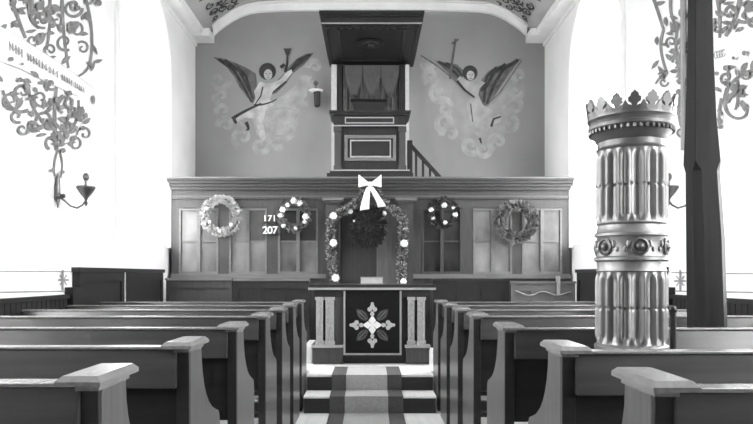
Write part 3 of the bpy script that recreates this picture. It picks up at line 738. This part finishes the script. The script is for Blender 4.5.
# numerals on the screen
ds = 9.44
ns = thing('number_sign', 'white numerals 171 over 207 hung beside the blossom wreath', 'sign', at(271, 222, ds))
def glyph(ch, x, y, h):
    cu = bpy.data.curves.new('g', 'FONT'); cu.body = ch; cu.size = 1; cu.extrude = .02; cu.offset = .012; cu.align_x = 'CENTER'
    o = bpy.data.objects.new('g', cu); COL.objects.link(o)
    dg = bpy.context.evaluated_depsgraph_get(); me = bpy.data.meshes.new_from_object(o.evaluated_get(dg))
    bpy.data.objects.remove(o)
    zsx = [v.co.y for v in me.vertices]; hh = max(zsx) - min(zsx); k = h / hh
    p = at(x, y, ds)
    for v in me.vertices:
        u, w, e = v.co; v.co = (p.x + u * k * 1.05, p.y - e * .3, p.z + (w - min(zsx)) * k)
    me.materials.clear(); me.materials.append(M['white'])
    q = bpy.data.objects.new('numeral', me); COL.objects.link(q); place(q, ns)
for ch, x in (('1', 265), ('7', 269.8), ('1', 274.3)): glyph(ch, x, 221.3, .085)
for ch, x in (('2', 265), ('0', 270), ('7', 275)): glyph(ch, x, 233.8, .105)
m = MB(); zA, zB = at(270, 221.6, ds).z, at(270, 234.1, ds).z
for z in (zA, zB): m.box(X(261.5, ds), X(279, ds), ds - .003, ds + .045, z - .010, z)
m.build('rail', M['dark'], ns)

# ================================================================== painted angels on the back wall
def painter(root, plane):                           # plane(px, py, lift) -> world point
    def poly(name, pts, m, lift):
        mb = MB(); P = [plane(x, y, lift) for x, y in pts]; n = len(P)
        mb.add(P, [tuple(range(n))])
        # triangulate safely
        o = mb.build(name, m, root); bm = bmesh.new(); bm.from_mesh(o.data); bmesh.ops.triangulate(bm, faces=bm.faces, ngon_method='EAR_CLIP'); bm.to_mesh(o.data); bm.free(); return o
    def strokes(name, lst, m, lift, whole=False):   # lst of (pts, w0, w1) in pixel units
        mb = MB()
        for si, (pts, w0, w1) in enumerate(lst):
            vs = []; fs = []; n = len(pts)
            for i, (x, y) in enumerate(pts):
                xa, ya = pts[max(i - 1, 0)]; xb_, yb_ = pts[min(i + 1, n - 1)]
                tx, ty = xb_ - xa, yb_ - ya; l = math.hypot(tx, ty) or 1; nx, ny = -ty / l, tx / l
                t = i / (n - 1); w = w0 + (w1 - w0) * t
                lf = lift + si * .0003 + i * .00003
                vs += [plane(x + nx * w, y + ny * w, lf), plane(x - nx * w, y - ny * w, lf)]
            for i in range(n - 1): fs.append((2 * i, 2 * i + 1, 2 * i + 3, 2 * i + 2))
            mb.add(vs, fs)
            if not whole: mb.build(name, m, root); mb = MB()
        return mb.build(name, m, root) if whole else None
    return poly, strokes
def spiral(cx, cy, r, a0, turns, n=26, end=.15, ex=1.0, ey=1.0):
    return [(cx + ex * (r * (1 - (1 - end) * k / n)) * math.cos(a0 + turns * 2 * PI * k / n), cy + ey * (r * (1 - (1 - end) * k / n)) * math.sin(a0 + turns * 2 * PI * k / n)) for k in range(n + 1)]
def circ(cx, cy, r, n=16, ey=1.0): return [(cx + r * math.cos(2 * PI * k / n), cy + r * ey * math.sin(2 * PI * k / n)) for k in range(n)]
def bez(p0, p1, p2, n=14):
    return [((1 - t) ** 2 * p0[0] + 2 * t * (1 - t) * p1[0] + t * t * p2[0], (1 - t) ** 2 * p0[1] + 2 * t * (1 - t) * p1[1] + t * t * p2[1]) for t in [k / n for k in range(n + 1)]]
def back_plane(x, y, lift): return at(x, y, YB - lift)
def sub(ox, oy, k): return lambda pts: [(ox + a / k, oy + b / k) for a, b in pts]

S = sub(200, 30, 3.26)
r = thing('angel_mural', 'painted winged angel raising a torch, left of the pulpit', 'mural', at(268, 100, YB), 'angel murals')
poly_, strk = painter(r, back_plane)
cl_ = []
for (cx, cy, q, a0, tn) in ((60, 165, 34, 0, 1.1), (70, 215, 26, 2, 1), (75, 262, 30, 1, 1.1), (85, 310, 28, 3, 1), (140, 350, 34, 2, 1.1), (195, 375, 30, 0, 1), (250, 350, 36, 1, 1.1), (290, 300, 34, 4, 1), (300, 275, 30, 2, 1.1), (335, 215, 28, 1, 1), (345, 165, 30, 0, 1.1), (375, 120, 24, 3, 1), (270, 330, 40, 5, 1)):
    cl_.append((S(spiral(cx, cy, q, a0, tn)), 3.4, 1.2))
strk('cloud_swirl', cl_, M['m_cl'], 0.0020)
poly_('cloud', S([(180, 250), (240, 235), (300, 190), (345, 150), (365, 150), (350, 200), (325, 260), (320, 310), (270, 350), (220, 370), (185, 340), (170, 290)]), M['m_cl'], 0.0010)
strk('cloud_shade', [(S(bez((240, 260), (330, 240), (320, 300))), .8, .5), (S(bez((240, 345), (330, 350), (310, 290))), .9, .4), (S(bez((190, 300), (220, 340), (190, 380))), .9, .5), (S(bez((130, 300), (160, 330), (150, 345))), 1.2, .5)], M['m_sh'], 0.0070)
poly_('wing', S([(42, 88), (75, 93), (110, 105), (150, 122), (182, 142), (186, 175), (184, 210), (172, 240), (150, 215), (128, 185), (110, 150), (88, 122), (64, 104)]), M['m_mid'], 0.0080)
strk('feather', [(S([(60, 95), (110, 130), (150, 200)]), 1.6, 1.2), (S([(80, 98), (130, 135), (165, 205)]), 1.8, 1.2), (S([(120, 120), (150, 150), (172, 225)]), 1.8, 1.0), (S([(100, 115), (140, 180), (168, 235)]), 1.4, 1.0)], M['m_dark'], 0.0100)
poly_('wing', S([(372, 74), (345, 78), (318, 92), (296, 112), (275, 140), (250, 165), (232, 196), (222, 215), (250, 205), (280, 175), (305, 140), (340, 112)]), M['m_mid'], 0.0080)
strk('feather', [(S([(360, 80), (320, 100), (290, 135)]), 1.5, 1.3), (S([(350, 90), (310, 120), (270, 165)]), 1.3, 1.3), (S([(280, 165), (250, 190), (225, 212)]), 2.2, 1.2)], M['m_dark'], 0.0100)
poly_('robe', S([(196, 168), (215, 175), (240, 172), (262, 160), (280, 138), (298, 128), (302, 138), (280, 165), (255, 185), (238, 200), (228, 225), (240, 245), (215, 262), (205, 300), (215, 350), (200, 370), (190, 330), (180, 290), (150, 285), (120, 300), (108, 288), (135, 270), (170, 252), (182, 225), (176, 200)]), M['m_lt'], 0.0140)
strk('robe_fold', [(S(bez((105, 290), (140, 265), (200, 240))), 1.8, 1.0), (S(bez((175, 245), (220, 245), (250, 225))), 1.1, .5), (S([(205, 185), (198, 215), (178, 245)]), .8, .5), (S(bez((150, 300), (165, 330), (150, 325))), 1.8, .6), (S([(112, 292), (118, 305)]), 1.8, 1.2)], M['m_dark'], 0.0180)
poly_('hair', S(circ(220, 135, 28)), M['m_dark'], 0.0160); poly_('face', S(circ(222, 145, 14, 14, 1.25)), M['m_skin'], 0.0200)
strk('face_mark', [(S([(214, 142), (219, 142)]), .35, .35), (S([(225, 142), (230, 142)]), .35, .35), (S([(222, 144), (222, 151)]), .25, .3), (S([(218, 156), (226, 156)]), .3, .3)], M['m_dark'], 0.0240, True)
strk('torch', [(S([(278, 138), (284, 110), (285, 85)]), 1.5, 1.0), (S([(262, 122), (276, 112)]), 1.6, 1.6)], M['m_dark'], 0.0210)
poly_('torch_bowl', S([(272, 60), (298, 60), (292, 78), (285, 90), (279, 78)]), M['m_dark'], 0.0230)

S = sub(420, 30, 3.26)
r = thing('angel_mural', 'painted winged angel holding a long staff, right of the pulpit', 'mural', at(478, 100, YB), 'angel murals')
poly_, strk = painter(r, back_plane)
cl_ = []
for (cx, cy, q, a0, tn) in ((20, 110, 22, 0, 1), (35, 150, 26, 2, 1.1), (60, 200, 34, 1, 1), (80, 255, 32, 4, 1.1), (85, 300, 34, 2, 1.1), (100, 340, 30, 3, 1), (165, 375, 30, 1, 1), (205, 390, 26, 0, 1), (255, 365, 32, 2, 1.1), (290, 310, 30, 5, 1), (310, 250, 34, 3, 1.1), (310, 200, 26, 0, 1), (325, 150, 24, 2, 1)):
    cl_.append((S(spiral(cx, cy, q, a0, tn)), 3.2, 1.2))
strk('cloud_swirl', cl_, M['m_cl'], 0.0020)
poly_('cloud', S([(5, 80), (40, 105), (90, 150), (150, 210), (200, 245), (240, 240), (280, 190), (335, 110), (340, 200), (310, 290), (260, 360), (200, 395), (150, 370), (100, 330), (60, 230), (20, 150)]), M['m_sh'], 0.0010)
poly_('wing', S([(50, 100), (85, 105), (120, 112), (140, 130), (140, 165), (120, 165), (92, 140), (68, 118)]), M['m_mid'], 0.0080)
strk('feather', [(S([(60, 103), (100, 125), (135, 160)]), 1.4, 1.4), (S([(85, 108), (120, 125), (138, 150)]), 1.2, 1.2)], M['m_dark'], 0.0100)
poly_('wing', S([(330, 92), (290, 108), (250, 118), (222, 135), (198, 165), (188, 195), (190, 225), (205, 243), (222, 246), (240, 222), (262, 185), (292, 140)]), M['m_mid'], 0.0080)
strk('feather', [(S([(320, 97), (270, 130), (240, 180), (218, 240)]), 1.8, 1.3), (S([(280, 112), (240, 140), (212, 190), (208, 235)]), 2.0, 1.2), (S([(250, 122), (220, 150), (200, 200)]), 1.6, 1.3)], M['m_dark'], 0.0100)
poly_('robe', S([(130, 150), (150, 165), (175, 172), (200, 165), (212, 172), (195, 190), (190, 210), (205, 245), (235, 260), (270, 280), (262, 300), (235, 310), (215, 330), (195, 350), (170, 330), (160, 290), (150, 240), (170, 215), (140, 190), (118, 165)]), M['m_cl'], 0.0140)
strk('robe_fold', [(S([(120, 165), (145, 195), (178, 220)]), 1.4, .9), (S([(232, 315), (240, 290), (265, 282)]), 1.3, .7), (S([(195, 352), (200, 370)]), 1.2, .6), (S([(165, 240), (172, 300)]), .5, .4)], M['m_dark'], 0.0180)
poly_('hair', S(circ(163, 140, 25)), M['m_dark'], 0.0160); poly_('face', S(circ(165, 148, 13, 14, 1.2)), M['m_skin'], 0.0200)
strk('face_mark', [(S([(158, 145), (163, 145)]), .35, .35), (S([(168, 145), (173, 145)]), .35, .35), (S([(166, 147), (166, 154)]), .25, .3), (S([(161, 158), (170, 158)]), .3, .3)], M['m_dark'], 0.0240, True)
strk('staff', [(S([(98, 160), (104, 110), (112, 55), (116, 28)]), 1.3, 1.0), (S([(104, 45), (126, 30)]), 1.0, 1.0)], M['m_mid'], 0.0210)
strk('cloud_shade', [(S([(2, 82), (60, 120), (110, 160), (180, 222), (215, 248)]), .7, .5), (S([(215, 248), (260, 205), (332, 98)]), .5, .5)], M['m_mid'], 0.0070)

# ================================================================== painted scrollwork on the side walls
def wall_plane(s):
    def f(x, y, lift):
        dd = W * F / abs(x - CX); p = at(x, y, dd); return Vector((s * (W - lift), p.y, p.z))
    return f
def leafshape(x, y, a, L, w):
    ca, sa = math.cos(a), math.sin(a); pts = [(0, 0), (.25, .8), (.55, 1), (.8, .55), (1, 0), (.75, -.4), (.45, -.6), (.2, -.4)]
    return [(x + L * u * ca - w * v * sa, y + L * u * sa + w * v * ca) for u, v in pts]
def scrolls(root, s, stems, curls, leaves, flowers):
    poly_, strk = painter(root, wall_plane(s))
    strk('stem', [(p, w0 * 1.35, w1 * 1.35) for p, w0, w1 in stems], M['ink'], .004)
    strk('scroll', [(spiral(*c[:5]), c[5] * 1.25, 1.0) for c in curls], M['ink'], .005)
    pl_ = wall_plane(s)
    for li, lf in enumerate(leaves):
        P = [pl_(x, y, .006 + .0002 * li) for x, y in leafshape(*lf)]; c = sum(P, Vector()) / len(P); n = len(P)
        MB().add(P + [c], [(i, (i + 1) % n, n) for i in range(n)]).build('painted_leaf', M['ink'], root)
    for fi, (x, y, q) in enumerate(flowers):
        P = [pl_(a, b, .028 + .0003 * fi) for a, b in circ(x, y, q, 10)]; MB().add(P, [tuple(range(10))]).build('painted_flower', M['ink'], root)
    return poly_, strk
wl = thing('wall_painting', 'dark painted scrollwork and lettered ribbon on the left wall above the lamp', 'wall painting', (-W, 6, 3.2), 'painted side walls')
stems = [(bez((5, -20), (12, 5), (25, 38)), 1.8, 1.2), (bez((30, -20), (22, 30), (45, 28)), 1.6, 1.0), (bez((48, -20), (52, 20), (46, 50)), 1.4, 1.0), (bez((62, -20), (60, 20), (68, 68)), 1.4, 1.0),
         (bez((80, -20), (96, 30), (90, 60)), 1.2, 1.0), (bez((90, 60), (88, 72), (78, 76)), 1.0, .8), (bez((56, 150), (52, 120), (56, 85)), 1.6, 1.2), (bez((56, 130), (30, 120), (28, 85)), 1.3, 1.0),
         (bez((56, 140), (80, 130), (78, 100)), 1.3, .9), (bez((28, 110), (10, 118), (2, 90)), 1.4, 1.0), (bez((55, 95), (45, 120), (34, 112)), 1.2, .8), (bez((57, 150), (52, 165), (54, 176)), .9, .6), (bez((58, 150), (64, 162), (60, 178)), .8, .5)]
curls = [(38, 4, 11, .5, 1.4, 1.5), (42, 20, 9, 2, 1.2, 1.3), (72, 8, 10, 0, 1.4, 1.3), (76, 30, 9, 3, 1.3, 1.2), (64, 42, 9, 1, 1.2, 1.2), (50, 50, 7, 2, 1.2, 1.1), (82, 48, 7, 4, 1.1, 1.0), (32, 40, 6, 1, 1, 1.1),
         (10, 100, 11, 0, 1.3, 1.5), (22, 92, 9, 2, 1.2, 1.4), (16, 116, 7, 1, 1.1, 1.2), (40, 98, 10, 0, 1.3, 1.3), (44, 120, 9, 3, 1.2, 1.2), (66, 104, 10, 2, 1.3, 1.3), (68, 126, 8, 0, 1.2, 1.0), (80, 112, 7, 1, 1.2, .9), (84, 134, 8, 3, 1.1, .8), (32, 128, 7, 4, 1.1, 1.0), (52, 142, 8, 2, 1.1, 1.1), (74, 144, 7, 5, 1.0, .8), (50, 84, 6, 1, 1, 1.1)]
leaves = []
for (x, y) in ((10, 8), (16, 20), (24, 32), (34, 12), (44, 8), (46, 34), (54, 20), (56, 56), (60, 8), (66, 26), (70, 56), (80, 20), (88, 34), (92, 44), (92, 62), (98, 2), (6, 24), (2, 82), (8, 92), (14, 106), (26, 84), (30, 100), (36, 84), (46, 92), (52, 108), (56, 118), (62, 94), (70, 114), (46, 134), (60, 134), (66, 140), (42, 110), (38, 78)):
    leaves.append((x, y, random.uniform(0, 2 * PI), random.uniform(9, 13), random.uniform(2.2, 3.4)))
R2 = random.Random(11)
for k in range(52):
    if k < 24: x, y = R2.uniform(8, 96), 0; y = R2.uniform(0, 22 + (x - 5) * .62)
    else:
        t = R2.uniform(0, 1); y = 78 + 72 * t; x = 52 + R2.uniform(-1, 1) * (44 - 30 * t) + 8 * t
        if y < 70 + x * .36: y += 14
    leaves.append((x, y, R2.uniform(0, 2 * PI), R2.uniform(6, 11), R2.uniform(2.0, 3.6)))
for k in range(16):
    if k < 8: x, y = R2.uniform(34, 92), R2.uniform(-4, 40)
    else: x, y = R2.uniform(4, 84), R2.uniform(100, 132)
    curls.append((x, y, R2.uniform(4, 7), R2.uniform(0, 6), 1.1, 1.2))
flw = [(37, 6, 4.2), (8, 59, 2.4), (19, 64, 1.4), (50, 170, 2.2), (60, 172, 1.8), (24, 86, 3.2), (55, 100, 3.4), (96, 3, 3.2), (75, 8, 2.6), (80, 128, 2.4)]
poly_, strk = scrolls(wl, -1, stems, curls, leaves, flw)
poly_('ribbon', [(-10, 22), (10, 32), (40, 51), (70, 71), (92, 88), (88, 98), (76, 96), (50, 84), (20, 69), (-10, 58)], M['ribbon'], .010)
strk('ribbon_edge', [([(-10, 22), (10, 32), (40, 51), (70, 71), (92, 88)], .35, .3), ([(-10, 58), (20, 69), (50, 84), (76, 96)], .35, .3)], M['ink3'], .012)
let = []
tt = 0
for w_, x0_, x1_ in ((0, 8, 20), (1, 26, 37), (2, 40, 55), (3, 60, 69), (4, 73, 81)):
    nn = 5
    for k in range(nn):
        u = x0_ + (x1_ - x0_) * k / (nn - 1); yc = 46 + (u - 8) * .60; hgt = 5.0 - u * .030
        let.append(([(u, yc - hgt), (u + .4, yc + hgt * (.7 if k % 2 else 1))], .55, .5))
        if k < nn - 1: let.append(([(u, yc + (hgt * .8 if k % 2 else -hgt * .7)), (u + (x1_ - x0_) / (nn - 1), yc + 1.8 + (hgt * .5 if k % 2 == 0 else -hgt * .4))], .35, .3))
strk('lettering', let, M['ink2'], .013, True)
strk('border_line', [([(-40, 271), (40, 271.4), (72, 271.8)], .5, .45), ([(-40, 293), (72, 291)], .8, .6)], M['ink2'], .006)
strk('star', [([(62, 270), (62, 290)], .9, .9), ([(57, 280), (68, 280)], .9, .9), ([(59, 275), (66, 285)], .5, .5), ([(66, 275), (59, 285)], .5, .5)], M['ink2'], .008, True)

wr = thing('wall_painting', 'dark painted scrollwork on the right wall behind the stove and post', 'wall painting', (W, 6, 3.2), 'painted side walls')
stems = [(bez((651, -10), (660, 15), (664, 30)), 1.5, 1.1), (bez((664, 30), (657, 48), (668, 74)), 1.2, 1.0), (bez((672, -10), (668, 15), (678, 28)), 1.4, 1.1), (bez((683, -10), (684, 40), (680, 80)), 2.0, 1.2), (bez((678, 28), (674, 50), (680, 70)), 1.2, .9), (bez((668, 74), (660, 76), (656, 84)), 1.0, .7),
         (bez((716, -10), (722, 15), (720, 38)), 1.6, 1.0), (bez((742, -10), (738, 20), (726, 36)), 1.8, 1.2), (bez((738, 20), (748, 26), (756, 16)), 1.5, 1.1), (bez((760, 70), (742, 70), (728, 88)), 1.4, 1.1), (bez((728, 88), (720, 112), (736, 118)), 1.5, 1.1), (bez((736, 118), (748, 120), (748, 108)), 1.1, .8), (bez((722, 98), (716, 130), (724, 126)), 1.1, .7), (bez((738, 80), (740, 100), (736, 110)), 1.2, .8), (bez((681, 95), (676, 120), (688, 140)), 1.2, .8)]
curls = [(684, 12, 6, 0, 1.2, 1.3), (672, 42, 6, 2, 1.2, 1.1), (686, 46, 6, 1, 1.2, 1.3), (678, 62, 5, 3, 1.1, 1.0), (664, 82, 5, 0, 1, .8), (718, 26, 6, 1, 1.1, 1.3), (733, 12, 7, 3, 1.1, 1.4), (750, 4, 7, 0, 1.1, 1.5), (727, 78, 6, 2, 1.1, 1.2), (746, 74, 6, 0, 1.1, 1.1), (720, 122, 6, 1, 1.1, 1.0), (686, 104, 6, 2, 1.1, 1.1), (682, 132, 6, 0, 1.1, 1.0), (676, 110, 5, 0, 1.1, .9)]
leaves = []
for (x, y) in ((654, 4), (658, 36), (660, 60), (664, 76), (670, 16), (674, 32), (680, 24), (684, 36), (680, 52), (686, 66), (676, 78), (682, 110), (716, 10), (722, 22), (720, 34), (732, 28), (738, 6), (744, 16), (748, 22), (726, 66), (730, 80), (722, 92), (738, 90), (742, 70), (748, 62), (728, 104), (746, 112), (752, 70), (724, 4), (752, 6)):
    leaves.append((x, y, random.uniform(0, 2 * PI), random.uniform(9, 13), random.uniform(2.2, 3.2)))
for k in range(46):
    if k < 22: x, y = R2.uniform(666, 689), R2.uniform(0, 84)
    elif k < 36: x, y = R2.uniform(712, 756), R2.uniform(-4, 36)
    else: x, y = R2.uniform(718, 756), R2.uniform(62, 112)
    leaves.append((x, y, R2.uniform(0, 2 * PI), R2.uniform(7, 12), R2.uniform(2.0, 3.4)))
flw = [(738, 88, 4.4), (729, 68, 2.8), (717, 73, 2.4), (737, 58, 1.8), (748, 53, 2.6), (750, 74, 3.0), (682, 92, 3.2), (664, 77, 2.4)]
poly_, strk = scrolls(wr, 1, stems, curls, leaves, flw)
let = []
for k in range(4):
    u = 716.5 + 2.6 * k; yc = 55 - .7 * k; let.append((circ(u, yc, 1.7, 9, 2.2), .35, .35))
strk('lettering', let, M['ink2'], .006, True)
strk('border_line', [([(672, 272.5), (720, 273.5), (790, 274)], .5, .6), ([(672, 291), (790, 293)], .6, .8)], M['ink2'], .006)
strk('star', [([(681, 270), (681, 291)], .9, .9), ([(675, 281), (687, 281)], .9, .9), ([(677, 276), (685, 286)], .5, .5), ([(685, 276), (677, 286)], .5, .5)], M['ink2'], .008, True)

# painted ornament on the cove, just before the arch
for s in (-1, 1):
    r = thing('ceiling_ornament', 'dark painted leaf ornament in the %s corner of the coved ceiling' % ('left' if s < 0 else 'right'), 'ceiling painting', (s * 2.4, 10, 5.5), 'painted ceiling corners')
    def cove(u, v, lift=.012):                       # u along the room, v = distance up the cove
        P = ccurve[1:]; k = 0; d_ = v
        while k < len(P) - 2:
            l = math.hypot(P[k + 1][0] - P[k][0], P[k + 1][1] - P[k][1])
            if d_ <= l: break
            d_ -= l; k += 1
        l = math.hypot(P[k + 1][0] - P[k][0], P[k + 1][1] - P[k][1]); tx, tz = (P[k + 1][0] - P[k][0]) / l, (P[k + 1][1] - P[k][1]) / l
        return Vector((-s * (P[k][0] + tx * d_ + tz * lift), u, P[k][1] + tz * d_ - tx * lift))
    def stroke(pts, w):
        vs = []; fs = []; n = len(pts)
        for i, (u, v) in enumerate(pts):
            a, b = pts[max(i - 1, 0)], pts[min(i + 1, n - 1)]; tx, ty = b[0] - a[0], b[1] - a[1]; l = math.hypot(tx, ty) or 1
            nx, ny = -ty / l * w, tx / l * w
            vs += [cove(u + nx, v + ny, .012 + i * .0002), cove(u - nx, v - ny, .012 + i * .0002)]
        for i in range(n - 1): fs.append((2 * i, 2 * i + 1, 2 * i + 3, 2 * i + 2))
        MB().add(vs, fs).build('painted_scroll', M['inkd'], r)
    for base in (10.5, 9.7, 8.9):
        for (cu, cv, q, a0, tn) in ((0, .12, .10, 0, 1.4), (.10, .30, .11, 2, 1.3), (-.12, .34, .10, 4, 1.3), (.08, .52, .10, 1, 1.2), (-.22, .14, .09, 3, 1.2), (.20, .10, .07, 5, 1.2), (.22, .42, .08, 3, 1.2)):
            stroke([(base + cu + p[0], max(.01, cv + p[1])) for p in spiral(0, 0, q, a0, tn)], .016)
        for k in range(12):
            a = random.uniform(0, 2 * PI); u0, v0 = base + random.uniform(-.3, .25), random.uniform(.10, .6)
            stroke([(u0 + math.cos(a) * t * .02, max(.01, v0 + math.sin(a) * t * .02)) for t in range(5)], .02)

# ================================================================== sconces
def wall_sconce(s, xs, label):
    # xs(px, py) -> world on the lamp plane (parallel to the picture at the wall depth)
    dd = W * F / abs(xs - CX); x0 = s * W
    r = thing('wall_lamp', label, 'lamp', (x0, dd, Z(196, dd)), 'wall lamps')
    q = -s
    m = MB(); x1 = x0 + q * .025
    z = lambda y: Z(y, dd)
    m.tube([(x1, dd, z(173)), (x1, dd, z(178)), (x1, dd, z(190)), (x1, dd, z(200)), (x1, dd, z(208))], [.006, .018, .022, .018, .004], 8); m.ball((x1, dd, z(196)), .035, 10); m.box(min(x0, x1), max(x0, x1), dd - .02, dd + .02, z(200), z(185)); m.build('wall_plate', M['brass'], r, smooth=True)
    m = MB(); m.ball((x0 + q * .075, dd, z(196)), .022, 8)
    pts = [(x0 + q * .04, dd, z(197)), (x0 + q * .09, dd, z(201)), (x0 + q * .14, dd, z(206)), (x0 + q * .20, dd, z(208)), (x0 + q * .25, dd, z(205)), (x0 + q * .275, dd, z(201)), (x0 + q * .28, dd, z(198))]
    m.tube(pts, .008, 8); m.build('arm', M['brass'], r, smooth=True)
    xc = x0 + q * .28; zc_ = z(198)
    m = MB(); m.lathe([(.006, z(206) - zc_), (.018, z(203) - zc_), (.008, z(201) - zc_), (.02, 0), (.05, z(194) - zc_), (.075, z(189.5) - zc_), (.082, z(188) - zc_), (.082, z(186.5) - zc_), (.02, z(186) - zc_)], 20, (xc, dd, zc_)); m.build('bowl', M['brass'], r, smooth=True)
    m = MB(); m.tube([(xc, dd, z(187)), (xc, dd, z(180))], .012, 8); m.ball((xc, dd, z(177)), .030, 10, (1, 1, 1.25)); m.build('finial', M['brass'], r, smooth=True)
wall_sconce(-1, 55, 'metal wall lamp with curved arm on the left wall under the scrollwork')
wall_sconce(1, 701, 'metal wall lamp with curved arm on the right wall between stove and post')
dd = 10.85
r = thing('wall_lamp', 'small dark hanging lamp on the back wall beside the left angel', 'lamp', at(316, 95, dd), 'wall lamps')
m = MB(); c = at(317, 98, dd); m.lathe([(.02, -.15), (.045, -.13), (.055, .06), (.06, .10)], 14, c); m.build('lamp_body', M['darker'], r, smooth=True)
m = MB(); c = at(316, 91, dd); m.lathe([(.05, -.02), (.11, 0), (.115, .012), (.03, .02)], 18, c); m.build('tray', M['white'], r, smooth=True)
m = MB(); m.ball(at(315.7, 83, dd), .042, 10); m.tube([at(315.7, 83, dd), at(316, 91, dd)], .012, 8); m.build('finial', M['brass'], r, smooth=True)
m = MB(); p = at(317, 99, dd); m.tube([p, (p.x, YB, p.z)], .014, 8); m.box(p.x - .04, p.x + .04, YB - .015, YB, p.z - .08, p.z + .08); m.build('bracket', M['darker'], r)

# ================================================================== world, camera, exposure
w = bpy.data.worlds.new('World'); SC.world = w; w.use_nodes = True
nt = w.node_tree; bg = nt.nodes['Background']
tc = nt.nodes.new('ShaderNodeTexCoord'); sp = nt.nodes.new('ShaderNodeSeparateXYZ'); mr = nt.nodes.new('ShaderNodeMapRange')
nt.links.new(tc.outputs['Generated'], sp.inputs[0]); nt.links.new(sp.outputs['Z'], mr.inputs['Value'])
mr.inputs['From Min'].default_value = -.06; mr.inputs['From Max'].default_value = .10           # pale ground below, overcast sky above
mr.inputs['To Min'].default_value = GROUND; mr.inputs['To Max'].default_value = SKY
bg.inputs['Color'].default_value = (1, 1, 1, 1); nt.links.new(mr.outputs['Result'], bg.inputs['Strength'])
cam = bpy.data.cameras.new('camera'); co = bpy.data.objects.new('camera', cam); COL.objects.link(co)
co.location = (0, 0, EYE); co.rotation_euler = (PI / 2, 0, 0)
cam.sensor_fit = 'HORIZONTAL'; cam.sensor_width = 36; cam.lens = F / 753 * 36
cam.shift_x = (376.5 - CX) / 753; cam.shift_y = (HY - 212) / 753
cam.clip_start = .05; cam.clip_end = 100
SC.camera = co
SC.view_settings.view_transform = 'Standard'; SC.view_settings.look = 'None'
SC.view_settings.gamma = 1; SC.view_settings.use_curve_mapping = False
SC.view_settings.exposure = 0.66
SC.cycles.max_bounces = 8; SC.cycles.diffuse_bounces = 5; SC.cycles.glossy_bounces = 4
